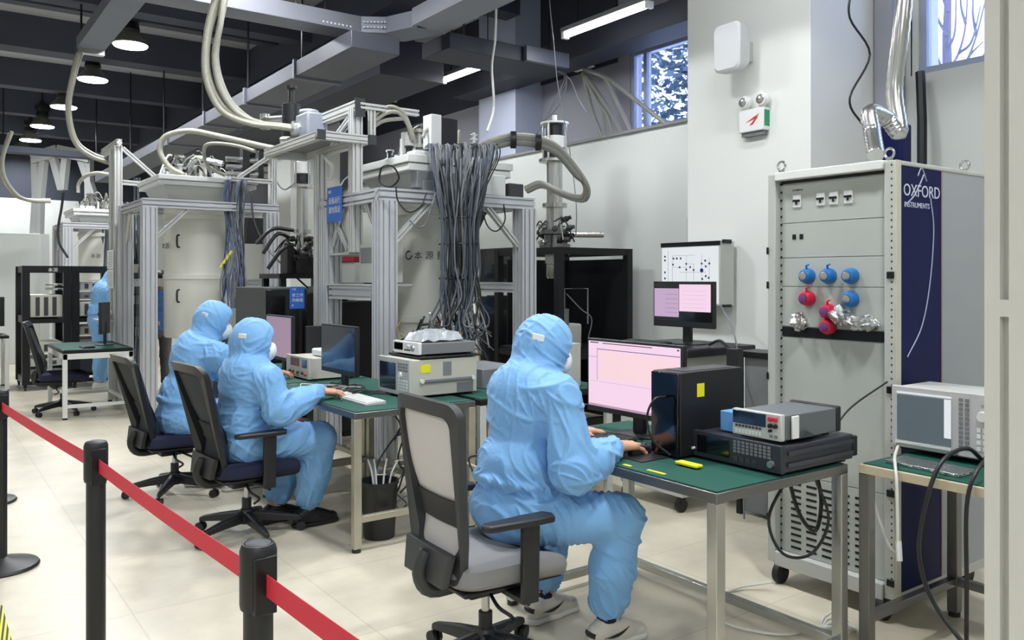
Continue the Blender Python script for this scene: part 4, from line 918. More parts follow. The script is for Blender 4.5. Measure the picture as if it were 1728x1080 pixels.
# wall mounted monitor
t = thing('wall_monitor', 'wall mounted display box showing a schematic with dots, on the white pillar', 'monitor', (5.08, 4.5, 1.29), local=False)
part('casing', MB().box(5.0, 4.20, 1.29, 5.16, 4.82, 1.79), lgrey, t, .004); part('top_strip', MB().box(4.997, 4.20, 1.755, 5.0, 4.82, 1.79), blackm, t)
part('corner_pad', MB().box(5.02, 4.19, 1.77, 5.12, 4.20, 1.80).box(5.02, 4.19, 1.28, 5.12, 4.20, 1.30), blackm, t); part('bracket', MB().box(5.16, 4.4, 1.45, 5.2, 4.6, 1.65), blackm, t)
sc = part('screen', MB().box(4.995, 4.215, 1.305, 4.998, 4.805, 1.75), uiw, t); m = MB(); blue = MB(); ln = MB(); R = random.Random(2)
for u, v in ((.22, .2), (.28, .2), (.35, .2), (.21, .31), (.33, .36), (.45, .3), (.45, .4), (.52, .36), (.58, .41), (.78, .25), (.72, .3), (.85, .3), (.79, .35), (.72, .41), (.06, .16), (.06, .23), (.06, .45), (.06, .56), (.79, .52), (.73, .57), (.84, .55)):
    m.cyl((4.993, 4.805-.59*u, 1.75-.445*v), (4.995, 4.805-.59*u, 1.75-.445*v), .009, n=10)
for u0, v0, u1, v1 in ((.2, .15, .2, .62), (.2, .15, .6, .15), (.45, .15, .45, .62), (.33, .45, .8, .45), (.45, .3, .58, .3), (.72, .15, .72, .6), (.85, .2, .85, .6), (.12, .62, .45, .62), (.2, .36, .45, .36), (.58, .3, .58, .6), (.12, .05, .12, .95)):
    ln.box(4.994, 4.805-.59*u1-.001, 1.75-.445*v1-.001, 4.995, 4.805-.59*u0+.001, 1.75-.445*v0+.001)
part('valve_symbols', m, mat('slate_symbol', rgb(60, 70, 90), .5), sc); part('schematic_lines', ln, mat('grey_symbol', rgb(140, 146, 156), .5), sc)
part('blue_symbol', MB().cyl((4.993, 4.805-.59*.72, 1.75-.445*.42), (4.995, 4.805-.59*.72, 1.75-.445*.42), .017, n=14), mat('blue_symbol', rgb(50, 70, 190), .5, emit=.4), sc)
# speaker and emergency light
t = thing('wall_speaker', 'white loudspeaker on the upper part of the white pillar', 'speaker', (5.05, 4.09, 3.05), local=False)
m = MB(); pr = [(4.94, 3.97), (4.94, 4.21), (5.04, 4.20), (5.10, 4.15), (5.10, 4.03), (5.04, 3.98)]
o = ring_pts(.12, .125, -.18, .18, .05)
pts = []
for dx, s in ((4.93, .9), (4.945, 1.0), (5.03, .97), (5.10, .7)): pts.append([V((dx, 4.09+y*s, 3.23+z*s)) for y, z in o])
n_ = len(o)
for q in pts: m.v += q
for i in range(3):
    for k in range(n_): j = (k+1) % n_; m.face([i*n_+k, i*n_+j, (i+1)*n_+j, (i+1)*n_+k][::-1])
m.face(list(range(n_))); m.face([3*n_+n_-1-k for k in range(n_)])
part('cabinet', m, mat('speaker_white', rgb(206, 208, 212), .6), t); part('bracket', MB().box(5.10, 4.05, 3.15, 5.2, 4.13, 3.30), lgrey, t, .005)
t = thing('emergency_light', 'emergency light box with two round lamps under the loudspeaker', 'emergency light', (5.17, 4.02, 2.61), local=False)
part('box', MB().box(5.13, 3.90, 2.61, 5.2, 4.13, 2.78), whitep, t, .006); part('green_side', MB().box(5.135, 3.898, 2.64, 5.195, 3.90, 2.76), mat('exit_green', rgb(30, 140, 90), .5), t)
part('red_mark', MB().prism([(5.128, 4.07, 2.68), (5.128, 3.98, 2.70), (5.128, 3.94, 2.735), (5.128, 3.99, 2.715)], (.002, 0, 0)).prism([(5.128, 4.03, 2.655), (5.128, 4.0, 2.66), (5.128, 3.95, 2.715), (5.128, 3.97, 2.71)], (.002, 0, 0)), mat('red_mark', rgb(200, 40, 40), .5), t)
part('lower_shade', MB().box(5.15, 3.92, 2.58, 5.2, 4.12, 2.61), mgrey, t)
for y in (3.93, 4.09):
    l_ = part('lamp_head', MB().lathe([(.05, 0), (.055, .02), (.045, .045), (.02, .05)], (5.17, y, 2.84), 20, (-1, 0, 0)), whitep, t); part('bulb_ring', MB().lathe([(.034, .04), (.036, .048), (.03, .052)], (5.17, y, 2.84), 16, (-1, 0, 0)), steel, l_)
    part('neck', MB().cyl((5.165, y, 2.77), (5.165, y, 2.81), .012), whitep, t)
# ================= tall blue sided rack =================
RX, RY0, RY1, RZ0, RZ1 = 3.45, 1.94, 2.60, .10, 2.015
t = thing('equipment_rack', 'tall grey equipment rack with a dark blue side panel and coloured knobs', 'rack', (3.87, 2.27, 0), local=False); RK = t
part('body', MB().box(RX+.04, RY0+.02, RZ0+.02, RX+.82, RY1-.01, RZ1-.02), rackg, t, .004)
edge = mat('pale_edge_strip', rgb(198, 196, 178), .5)
for y0, y1 in ((RY0, RY0+.05), (RY1-.045, RY1)): part('front_post', MB().box(RX, y0, RZ0, RX+.045, y1, RZ1), lgrey, t, .004)
part('top_frame', MB().box(RX-.01, RY0+.052, RZ1-.035, RX+.05, RY1-.047, RZ1+.005), white, t, .004); part('bottom_frame', MB().box(RX-.01, RY0+.052, RZ0-.01, RX+.05, RY1-.047, RZ0+.06), lgrey, t, .004)
part('top_gap', MB().box(RX+.034, RY0+.06, RZ1-.05, RX+.038, RY1-.055, RZ1-.036), blackm, t)
m = MB()
for i in range(62): m.box(RX-.001, RY0+.012, RZ0+.06+.03*i, RX, RY0+.018, RZ0+.068+.03*i)
for i in range(46): m.box(RX+.034, RY1-.058, RZ0+.06+.04*i, RX+.04, RY1-.050, RZ0+.07+.04*i)
part('hole_strip', m, blackm, t, smooth=False, kind='stuff')
part('edge_trim', MB().box(RX+.002, RY0-.006, RZ0, RX+.04, RY0, RZ1), edge, t)
for z in (1.50, 1.0, .55, .16): part('hinge', MB().box(RX-.008, RY0+.002, z, RX, RY0+.035, z+.03), blackm, t, .002)
for z in (1.62, 1.45, 1.0, .3): part('latch', MB().box(RX-.006, RY1-.008, z, RX, RY1+.004, z+.035), blackm, t, .002)
part('side_panel_blue', MB().box(RX+.045, RY0-.002, RZ0+.03, RX+.39, RY0+.02, RZ1-.02), navy, t); part('side_panel_grey', MB().box(RX+.40, RY0-.002, RZ0+.03, RX+.82, RY0+.02, RZ1-.02), mat('side_grey', rgb(158, 162, 168), .4), t)
part('side_trim', MB().box(RX+.39, RY0-.004, RZ0+.03, RX+.40, RY0+.015, RZ1-.02), mat('tan_trim', rgb(160, 130, 116), .5), t)
part('side_rail', MB().box(RX+.045, RY0-.006, RZ0-.01, RX+.82, RY0+.02, RZ0+.03), lgrey, t); part('top_cover', MB().box(RX+.04, RY0-.006, RZ1-.02, RX+.84, RY1, RZ1), lgrey, t, .004)
m = MB()
arc = lambda pts: m.tube([V((RX+.045+.345*u, RY0-.0025, RZ0+.03+(RZ1-RZ0-.05)*v)) for u, v in pts], .0035, 5, 0, 6)
arc([(.72, .93), (.80, .85), (.70, .72), (.50, .62), (.15, .55)]); arc([(.55, .985), (.45, .96), (.30, .93), (.12, .91)]); arc([(.4, .98), (.5, 1.0), (.62, .97)])
part('white_arcs', m, mat('pale_arc', rgb(170, 176, 200), .5), t)
txm = mat('logo_white', rgb(206, 212, 232), .5)
part('lettering', text_mb('OXFORD', .076, (RX+.062, RY0-.003, 1.865), '-Y'), txm, t); part('lettering', text_mb('INSTRUMENTS', .033, (RX+.07, RY0-.003, 1.815), '-Y'), txm, t)
FXp = RX+.034
def pnl(z0, z1, m=rackg, nm='front_panel'): return part(nm, MB().box(FXp, RY0+.06, z0+.002, FXp+.008, RY1-.06, z1-.002), m, t, .0015)
P1 = pnl(1.77, 1.96); P2 = pnl(1.60, 1.77); P3 = pnl(1.46, 1.60); P4 = pnl(1.265, 1.46); pnl(.545, 1.215); PV = pnl(.16, .545)
part('black_slot_panel', MB().box(FXp-.002, RY0+.062, 1.217, FXp+.006, RY1-.062, 1.263), blackm, t)
for y in (2.453, 2.323, 2.255, 2.18):
    b = part('breaker', MB().box(FXp-.006, y-.022, 1.845, FXp, y+.022, 1.905), whitep, P1, .001); part('toggle', MB().box(FXp-.014, y-.018, 1.872, FXp-.004, y+.018, 1.882).box(FXp-.012, y-.003, 1.858, FXp-.004, y+.003, 1.875), blackm, P1)
part('legend', text_mb('POWER IN', .012, (FXp-.001, 2.48, 1.925)), dgrey, P1); 
for y in (2.47, 2.43): part('socket', MB().box(FXp-.003, y-.010, 1.69, FXp, y+.010, 1.715), blackm, P2, .001)
for k, (y, z, m_) in enumerate(((2.387, 1.512, bluep), (2.275, 1.512, bluep), (2.162, 1.512, bluep), (2.162, 1.405, bluep), (2.387, 1.405, redp), (2.275, 1.345, redp), (2.275, 1.275, redp))):
    kn = part('socket_cap', MB().lathe([(.036, 0), (.038, .02), (.03, .045), (.026, .05)], (FXp, y, z), 18, (-1, 0, 0)), m_, t, .002)
    part('cap_ring', MB().lathe([(.02, .048), (.02, .056), (.012, .058)], (FXp, y, z), 14, (-1, 0, 0)), steel if k < 4 else mat('violet_plastic', rgb(110, 60, 120), .4), kn)
    if k != 2 and k != 3: part('strap', MB().tube([(FXp-.02, y, z+.03), (FXp-.04, y-.01, z+.05), (FXp-.03, y-.02, z+.055)], .005, 6), m_, kn)
def foilball(c, s, seed, lab_parent, sq=(1, 1, 1)):
    R = random.Random(seed); m = MB(); m.ball(c, s, n=14, sq=sq); m.v = [V(c)+(p-V(c))*R.uniform(.65, 1.25) for p in m.v]; return part('foil_wrapping', m, foil, lab_parent, smooth=False)
foilball((FXp-.02, 2.43, 1.295), .042, 1, t); foilball((FXp-.03, 2.205, 1.33), .045, 2, t); foilball((FXp-.03, 2.10, 1.30), .045, 3, t, (1, 1.5, .8)); foilball((FXp-.02, 2.15, 1.31), .03, 5, t, (1, 1.5, .8))
m = MB()
for c_ in range(5):
    for r_ in range(11): m.box(FXp-.0015, 2.46-.085*c_-.028, .185+.031*r_, FXp+.001, 2.46-.085*c_+.028, .196+.031*r_)
part('vent_slots', m, blackm, PV, smooth=False)
for (y, x) in ((RY0+.06, RX+.02), (RY1-.06, RX+.02)):
    part('caster', MB().cyl((x, y-.016, .05), (x, y+.016, .05), .05, n=22).box(x-.02, y-.022, .05, x+.03, y+.022, .10), rubber, t, .003)
for y in (RY0+.06, RY1-.06): part('caster', MB().cyl((RX+.76, y-.016, .05), (RX+.76, y+.016, .05), .05, n=22).box(RX+.74, y-.02, .05, RX+.79, y+.02, .10), rubber, t, .003)
for (x, y) in ((RX+.03, RY1-.06), (RX+.06, RY0+.06), (RX+.74, RY0+.06)):
    m = MB(); m.lathe([(.014, 0), (.014, .02)], (x, y, RZ1), 12); m.tube([V((x, y+.022*math.cos(a), RZ1+.04+.022*math.sin(a))) for a in [i*math.pi/8 for i in range(17)]], .006, 7); part('eye_bolt', m, steel, t)
# silver flexible duct above the rack
m = MB(); pts = spl([onX(1532, -60, 4.25), onX(1522, 40, 4.2), onX(1510, 150, 4.2), onX(1518, 222, 4.15), V((4.10, 2.35, 2.33)), onX(1468, 190, 3.95), onX(1472, 225, 3.9), onX(1478, 262, 3.8)], 12)
rr = [.040+.0035*(i % 2) for i in range(len(pts))]; m.tube(pts, rr, 14)
solo('flexible_duct', m, steel, 'silver flexible duct bent in a zigzag above the tall blue sided rack', 'duct')
cable('thin black cable hanging in a wave down the side of the white pillar', [onY(1437, -20, 3.3), onY(1434, 30, 3.3), onY(1468, 92, 3.3), onY(1434, 165, 3.3), onY(1452, 205, 3.3), onY(1480, 232, 3.2), V((5.0, 2.85, 2.44))], .008, cable_b)
solo('dark_strap', MB().tube([onX(1553, 122, 6.1), onX(1556, 200, 6.05), onX(1556, 330, 6.0), V((5.95, 3.1, .0))], .035, 8), blackm, 'thick dark cable sleeve hanging from the near window sill behind the rack', 'cable sleeve')
solo('navy_box', MB().box(4.93, 2.73, 1.9, 5.05, 2.87, 2.46).box(4.97, 2.78, 0, 5.01, 2.82, 1.9), navy, 'dark blue box on a post behind the top of the tall rack', 'box', bevel=.01)
# pale framed structure cutting the right edge
palep = mat('pale_profile_paint', rgb(206, 206, 200), .5)
t = thing('aluminium_upright', 'pale grooved aluminium upright cutting the right edge of the picture', 'metal frame', (2.2, .87, 0), local=False)
pr = slotprof(3, .25, .22)
for z0, z1 in ((0, 1.41), (1.45, 2.9)): part('post', MB().bar((2.215, .812, z0), (2.215, .812, z1), .27, .27, 0, up=(0, 1, 0), prof=pr), palep, t)
part('collar', MB().box(2.08, .677, 1.41, 2.35, .947, 1.45), palep, t)
# bucket
t = thing('waste_bucket', 'black plastic bucket on the floor under the middle table', 'bucket', (2.20, 4.36, 0), 0)
part('bucket', MB().lathe([(.085, 0), (.09, .01), (.108, .31), (.115, .312), (.115, .33), (.105, .33), (.085, .02), (.02, .015)], n=32), black, t)
R = random.Random(8); 
for i in range(5): a = R.uniform(0, 6.28); part('stick', MB().tube([(.03*math.cos(a), .03*math.sin(a), .05), (.09*math.cos(a), .09*math.sin(a), .33), (.15*math.cos(a), .15*math.sin(a), .42)], .006, 6, 0, 4), R.choice([cable_w, cable_g, white]), t)
# black things near the right wall behind the nearest frame
t = thing('display_screen', 'black switched off screen behind the right column of the nearest frame', 'screen', (5.35, 7.66, 1.30), local=False)
part('casing', MB().box(5.3, 7.34, 1.45, 5.35, 7.98, 1.84), black, t, .006); part('screen', MB().box(5.297, 7.355, 1.475, 5.3, 7.965, 1.825), darkscr, t); part('stand', MB().box(5.34, 7.6, 1.31, 5.38, 7.72, 1.6).box(5.30, 7.5, 1.30, 5.5, 7.82, 1.31), black, t)
c = thing('dark_cabinet', 'black cabinet under the switched off screen near the right wall', 'cabinet', (5.55, 7.66, 0), local=False); part('body', MB().box(5.3, 7.34, .03, 5.85, 7.98, 1.30), darkscr, c, .01); part('foot', MB().box(5.33, 7.37, 0, 5.8, 7.95, .03), rubber, c)
# instruments on the left shelf of the nearest frame
t = instr('rack_instrument', 'grey instrument on the side shelf of the nearest frame', 3.02, 6.05, 1.455, .3, .25, .33, lgrey, lgrey, [(.1, .5, .9, .9, mgrey)], [], None)
t = thing('instrument_rack', 'dark rack of instruments between the columns of the nearest frame', 'rack', (3.75, 7.5, 0), local=False)
part('frame', MB().box(3.3, 7.3, .05, 3.85, 7.85, 1.28), blackm, t, .005); part('foot', MB().box(3.32, 7.32, 0, 3.83, 7.83, .05), rubber, t)
for i in range(9): 
    p = part('unit', MB().box(3.28, 7.32, .12+.125*i, 3.3, 7.83, .225+.125*i), (mgrey, dgrey, black)[i % 3], t, .002); part('label_strip', MB().box(3.277, 7.4, .16+.125*i, 3.28, 7.55, .175+.125*i), white, p)
t = thing('instrument_rack', 'rack of grey instruments between the second frame and its tall posts', 'rack', (2.45, 11.6, 0), local=False)
part('frame', MB().box(2.2, 11.25, .05, 2.5, 11.8, 1.75), blackm, t, .005); part('foot', MB().box(2.22, 11.3, 0, 2.48, 11.75, .05), rubber, t)
for i in range(12): p = part('unit', MB().box(2.18, 11.27, .12+.132*i, 2.2, 11.78, .23+.132*i).box(2.2, 11.23, .12+.132*i, 2.5, 11.25, .23+.132*i), (mgrey, dgrey, lgrey)[i % 3], t, .002)
# ================= black racks at the far left =================
def brack(label, x0, x1, y0=12.7, y1=13.6, H=1.67, logo=False, fill=()):
    t = thing('server_rack', label, 'rack', ((x0+x1)/2, y0, 0), 0, 'open black racks', local=False); s = .09
    for x in (x0, x1-s):
        for y in (y0, y1-s): part('upright', MB().box(x, y, .08, x+s, y+s, H), blackm, t)
    for y in (y0, y1-s):
        for z in (.08, .9, H-.09): part('crossbar', MB().box(x0+s, y, z, x1-s, y+.05, z+(.12 if z > 1 else .05)-.03*(z > 1)), blackm, t)
    for x in (x0, x1-s):
        for z in (.08, .9, H-.09): part('crossbar', MB().box(x+.02, y0+s, z, x+s-.02, y1-s, z+.09), blackm, t)
    for x in (x0+.04, x1-.05):
        for y in (y0+.05, y1-.05): part('caster', MB().cyl((x-.012, y, .04), (x+.012, y, .04), .04, n=14).box(x-.02, y-.02, .04, x+.02, y+.02, .08), black, t)
    for (z, h, m_, w0, w1) in fill:
        u = part('unit', MB().box(x0+w0, y0+.05, z, x0+w1, y1-.1, z+h), m_, t, .004)
        for k in range(3): part('connector', MB().box(x0+w0+.06+.1*k, y0+.045, z+.02, x0+w0+.11+.1*k, y0+.05, z+h-.03), dgrey, u)
    if logo: part('lettering', text_mb('本源', .06, (x0+.30, y0-.002, H-.075), '-Y'), white, t)
    return t
brack('left bay of the open black racks with white lettering on top', 1.18, 1.76, logo=True, fill=((.16, .12, mgrey, .1, .48), (.32, .10, lgrey, .1, .48), (.50, .14, beige, .1, .48), (.98, .3, beige, .1, .48), (1.40, .03, lgrey, .36, .5), (1.34, .03, lgrey, .36, .5)))
brack('right bay of the open black racks, behind the standing person', 1.77, 2.36, fill=((.2, .2, dgrey, .1, .49), (.5, .16, mgrey, .1, .49), (.72, .12, beige, .1, .49), (.98, .2, beige, .1, .49), (1.22, .08, mgrey, .1, .49), (1.34, .12, lgrey, .1, .49)))
# things on the white table at the left
t = thing('monitor', 'small dark monitor seen from its side on the white framed table', 'monitor', (1.75, 10.4, .74), local=False)
part('casing', MB().prism([(1.70, 10.30, .87), (1.73, 10.28, .87), (1.86, 10.52, .87), (1.83, 10.54, .87)], (0, 0, .36)), black, t, .004); part('stand', MB().box(1.77, 10.39, .75, 1.80, 10.43, 1.0), black, t); part('base', MB().lathe([(.1, 0), (.1, .01), (.02, .015)], (1.78, 10.41, .74), 24), black, t)
keyboard('dark keyboard on the white framed table', 1.5, 10.0, .74, black, .3, .12)
c = thing('steel_cart', 'small steel cart with rails between the white table and the second frame', 'cart', (2.2, 9.85, 0), local=False) if 0 else None
t = thing('desktop_phone', 'white device lying on a side shelf by the second frame', 'device', (1.93, 10.92, .98), local=False)
part('body', MB().ball((1.92, 11.15, 1.07), .10, n=14, sq=(.8, 1.2, .6)), whitep, t); part('lens', MB().cyl((1.86, 11.04, 1.07), (1.84, 11.0, 1.07), .035), black, t)
t['label'] = 'white rounded device on the ledge beside the tall aluminium posts'
solo('side_shelf', MB().box(1.82, 10.98, .98, 1.985, 11.4, 1.0), lgrey, 'narrow grey ledge clamped to the tall aluminium posts', 'shelf')
t = thing('monitor', 'black monitor at the left edge on the dark bench', 'monitor', (.9, 13.2, .74), local=False)
part('casing', MB().box(.72, 13.2, .85, 1.02, 13.25, 1.25), black, t, .005); part('stand', MB().box(.85, 13.24, .75, .9, 13.27, 1.0).box(.75, 13.15, .74, 1.0, 13.35, .75), black, t)
# fire extinguisher style black boxes on wall at back
solo('wall_switch_box', MB().box(5.15, 13.0, 2.3, 5.2, 13.25, 2.7), lgrey, 'grey switch box on the far pillar', 'box') if 0 else None
# control box and power strip right of the black topped cabinet
t = thing('tall_speaker_case', 'narrow dark framed case standing between the black topped cabinet and the rack', 'case', (4.5, 3.2, 0), local=False)
part('body', MB().box(4.30, 3.10, .02, 4.48, 3.42, 1.02), mgrey, t, .01); part('frame', MB().box(4.27, 3.06, .0, 4.30, 3.10, 1.04).box(4.27, 3.42, 0, 4.30, 3.46, 1.04).box(4.27, 3.06, 1.0, 4.48, 3.46, 1.04), blackm, t, .004)
t['category'] = 'case'; t.name = 'equipment_case'
t = thing('power_adapter', 'black power adapter hanging behind the foreground computer tower', 'adapter', (4.2, 3.45, .82), local=False)
p = onX(1240, 605, 3.9); part('block', MB().box(p.x-.03, p.y-.04, p.z-.07, p.x+.03, p.y+.04, p.z+.06), black, t, .006)
part('cord', MB().tube([(4.2, 3.62, 1.07), onX(1215, 575, 3.95), onX(1232, 590, 3.9), p+V((0, 0, .05))], .009, 7, 0, 6), cable_b, t)
part('cord', MB().tube([(5.0, 4.2, 1.30), onX(1238, 560, 4.6), onX(1247, 620, 4.2), onX(1250, 660, 4.1), V((4.15, 3.3, .02))], .006, 7, 0, 6), cable_g, t)
# ================= people: smooth distance-field bodies =================
def snet(F, o, h):
    S = F < 0; nx, ny, nz = F.shape
    c = np.zeros((nx-1, ny-1, nz-1), np.int8)
    for a in (0, 1):
        for b in (0, 1):
            for d in (0, 1): c += S[a:nx-1+a, b:ny-1+b, d:nz-1+d]
    act = (c > 0) & (c < 8); I = np.argwhere(act); vid = -np.ones(act.shape, np.int64); vid[act] = np.arange(len(I))
    pos = np.zeros((len(I), 3)); cnt = np.zeros(len(I))
    cor = [(a, b, d) for a in (0, 1) for b in (0, 1) for d in (0, 1)]
    for p in cor:
        for ax in range(3):
            if p[ax]: continue
            q = list(p); q[ax] = 1; p_ = np.array(p); q_ = np.array(q)
            f0 = F[tuple((I+p_).T)]; f1 = F[tuple((I+q_).T)]; m = (f0 < 0) != (f1 < 0)
            t = np.where(m, f0/(f0-f1+1e-12), 0)[:, None]
            pos += np.where(m[:, None], p_+t*(q_-p_), 0); cnt += m
    P = (I+pos/cnt[:, None])*h+o; quads = []
    for ax, (b, c_) in ((0, (1, 2)), (1, (2, 0)), (2, (0, 1))):
        sl0 = [slice(None)]*3; sl1 = [slice(None)]*3; sl0[ax] = slice(0, -1); sl1[ax] = slice(1, None)
        A, B = S[tuple(sl0)], S[tuple(sl1)]; E = np.argwhere(A != B); E = E[(E[:, b] > 0) & (E[:, c_] > 0) & (E[:, b] < F.shape[b]-1) & (E[:, c_] < F.shape[c_]-1)]
        ins = A[tuple(E.T)]
        def cell(db, dc): e = E.copy(); e[:, b] += db; e[:, c_] += dc; return vid[tuple(e.T)]
        q = np.stack([cell(-1, -1), cell(0, -1), cell(0, 0), cell(-1, 0)], 1); q[~ins] = q[~ins][:, ::-1]; quads.append(q)
    return P, np.concatenate(quads)
def field(prims, h, k=.02, pad=.04):
    lo = np.min([np.minimum(p[1], p[2])-max(p[3], p[4]) if p[0] == 'c' else np.array(p[1])-max(p[2]) for p in prims if p[0] in 'ce'], 0)-pad
    hi = np.max([np.maximum(p[1], p[2])+max(p[3], p[4]) if p[0] == 'c' else np.array(p[1])+max(p[2]) for p in prims if p[0] in 'ce'], 0)+pad
    n = np.ceil((hi-lo)/h).astype(int)+1; F = np.full(n, .1, np.float32)
    ax = [lo[i]+h*np.arange(n[i]) for i in range(3)]
    for p in prims:
        kk = p[-1] if isinstance(p[-1], dict) and 'k' in p[-1] else {'k': k}; kk = kk['k']
        if p[0] == 'c': a, b = np.array(p[1], float), np.array(p[2], float); R = max(p[3], p[4]); mn, mxx = np.minimum(a, b)-R, np.maximum(a, b)+R
        else: a = np.array(p[1], float); R = max(p[2]); mn, mxx = a-R, a+R
        mg = kk+.03; i0 = np.clip(((mn-mg-lo)/h).astype(int), 0, n-1); i1 = np.clip(((mxx+mg-lo)/h).astype(int)+2, 1, n)
        X, Y, Z = np.meshgrid(*[ax[i][i0[i]:i1[i]] for i in range(3)], indexing='ij'); Q = np.stack([X, Y, Z], -1)
        if p[0] == 'c':
            ab = b-a; t = np.clip(((Q-a)@ab)/max(ab@ab, 1e-9), 0, 1); D = np.linalg.norm(Q-a-t[..., None]*ab, axis=-1)-(p[3]+(p[4]-p[3])*t)
        else:
            M = np.array(p[3], float) if len(p) > 3 and not isinstance(p[3], dict) else np.eye(3); r = np.array(p[2]); L = (Q-a)@M.T
            k0 = np.linalg.norm(L/r, axis=-1); k1 = np.linalg.norm(L/(r*r), axis=-1); D = k0*(k0-1)/np.maximum(k1, 1e-6)
        sl = tuple(slice(i0[i], i1[i]) for i in range(3)); G = F[sl]
        if p[0] == 's': D = -D; hh = np.maximum(kk-np.abs(G-D), 0)/kk; F[sl] = np.maximum(G, D)+hh*hh*kk/4
        else: hh = np.maximum(kk-np.abs(G-D), 0)/kk; F[sl] = np.minimum(G, D)-hh*hh*kk/4
    return F, lo
def wrinkle(P, N, base, centres, seed):
    R = np.random.RandomState(seed); warp = P.copy(); 
    for i in range(3): 
        k = R.randn(3, 3)*7; warp += .035*np.stack([np.sin(P@k[j]+R.rand()*6) for j in range(3)], 1)
    w = np.zeros(len(P))
    for i in range(7):
        v = R.randn(3)*np.array((1, 1, .45 if i % 2 else 1.1)); v *= (26+10*i)/np.linalg.norm(v); s = np.abs(np.sin(warp@v+R.rand()*6)); k2 = R.randn(3)*9
        mask = np.clip(np.sin(P@k2+R.rand()*6)*1.4, 0, 1); w = np.maximum(w, np.clip(1-s*1.7, 0, 1)**1.3*mask*(1-.07*i))
    w2 = np.sin(warp@(R.randn(3)*8))*np.sin(warp@(R.randn(3)*9)+2)
    amp = np.full(len(P), base)
    for c, r, a in centres: amp += a*np.exp(-(np.linalg.norm(P-np.array(c), axis=1)/r)**2)
    return P+N*((w*2.6-.5)*amp+w2*.003)[:, None]
def vnorm(P, Q):
    n = np.cross(P[Q[:, 2]]-P[Q[:, 0]], P[Q[:, 3]]-P[Q[:, 1]]); N = np.zeros_like(P)
    for i in range(4): np.add.at(N, Q[:, i], n)
    return N/np.maximum(np.linalg.norm(N, axis=1), 1e-9)[:, None]
def mesh_np(name, P, Q, m, parent):
    me = bpy.data.meshes.new(name); me.vertices.add(len(P)); me.vertices.foreach_set('co', P.astype(np.float32).ravel())
    me.loops.add(Q.size); me.loops.foreach_set('vertex_index', Q.astype(np.int32).ravel()); me.polygons.add(len(Q)); me.polygons.foreach_set('loop_start', np.arange(0, Q.size, 4, dtype=np.int32))
    me.polygons.foreach_set('use_smooth', [True]*len(Q)); me.update(calc_edges=True); me.validate(); me.materials.append(m)
    o = bpy.data.objects.new(name, me); COL.objects.link(o); o.parent = parent; o.matrix_parent_inverse = Matrix.Translation(parent.location).inverted(); return o
def sdf(name, prims, h, m, parent, k=.02, wr=None):
    F, lo = field(prims, h, k); P, Q = snet(F, lo, h)
    P2 = P.copy()      # light smoothing
    if wr: N = vnorm(P, Q); P2 = wrinkle(P, N, *wr)
    return mesh_np(name, P2, Q, m, parent)
A = lambda v: np.array(v, float)
def rot_to(f, up=(0, 0, 1)):
    f = A(f)/np.linalg.norm(f); s = np.cross(up, f); s /= np.linalg.norm(s); u = np.cross(f, s); return np.stack([f, s, u])   # rows forward, left, up
def hand(wrist, fwd, down, thumb, curl=.5, scale=1.0, splay=.10):
    """palm from the wrist along fwd; down = palm side; thumb = sideways direction of the thumb"""
    w, f, dn, th = A(wrist), A(fwd)/np.linalg.norm(fwd), A(down)/np.linalg.norm(down), A(thumb)/np.linalg.norm(thumb); s = scale; out = []
    out.append(('c', w-f*.05*s, w+f*.01, .026*s, .024*s, {'k': .015}))
    kn = []
    for i, (off, L) in enumerate(((.033, .088), (.011, .094), (-.011, .090), (-.032, .080))):
        kp = w+f*L*s+th*off*s-dn*(.006 if i in (1, 2) else .002); kn.append(kp); out.append(('c', w+f*.015+th*off*.55*s, kp, .017*s, .0125*s, {'k': .014}))
    for i, (l1, l2, l3) in enumerate(((.042, .025, .020), (.047, .029, .021), (.043, .027, .020), (.034, .020, .018))):
        d = f+th*splay*(1.5-i)*.8; d /= np.linalg.norm(d); p = kn[i]; a = .25*curl+.10*i*curl; r = .0098*s*(.88 if i == 3 else 1)
        for L, da, r2 in ((l1, .9*curl, .92), (l2, .8*curl, .85), (l3, 0, .78)):
            v = d*math.cos(a)+dn*math.sin(a); q = p+v*L*s; out.append(('c', p, q, r, r*r2/.9 if r2 > .8 else r*.85, {'k': .004})); p = q; r *= .94; a += da
    t0 = w+f*.022*s+th*.022*s+dn*.006; t1 = t0+(f*.7+th*.62+dn*.25)*.040*s; t2 = t1+(f*.95+th*.2+dn*.3)*.032*s; t3 = t2+(f*1.0-th*.05+dn*.25)*.024*s
    out += [('c', t0, t1, .017*s, .0125*s, {'k': .012}), ('c', t1, t2, .0122*s, .0108*s, {'k': .004}), ('c', t2, t3, .0108*s, .009*s, {'k': .004})]
    return out
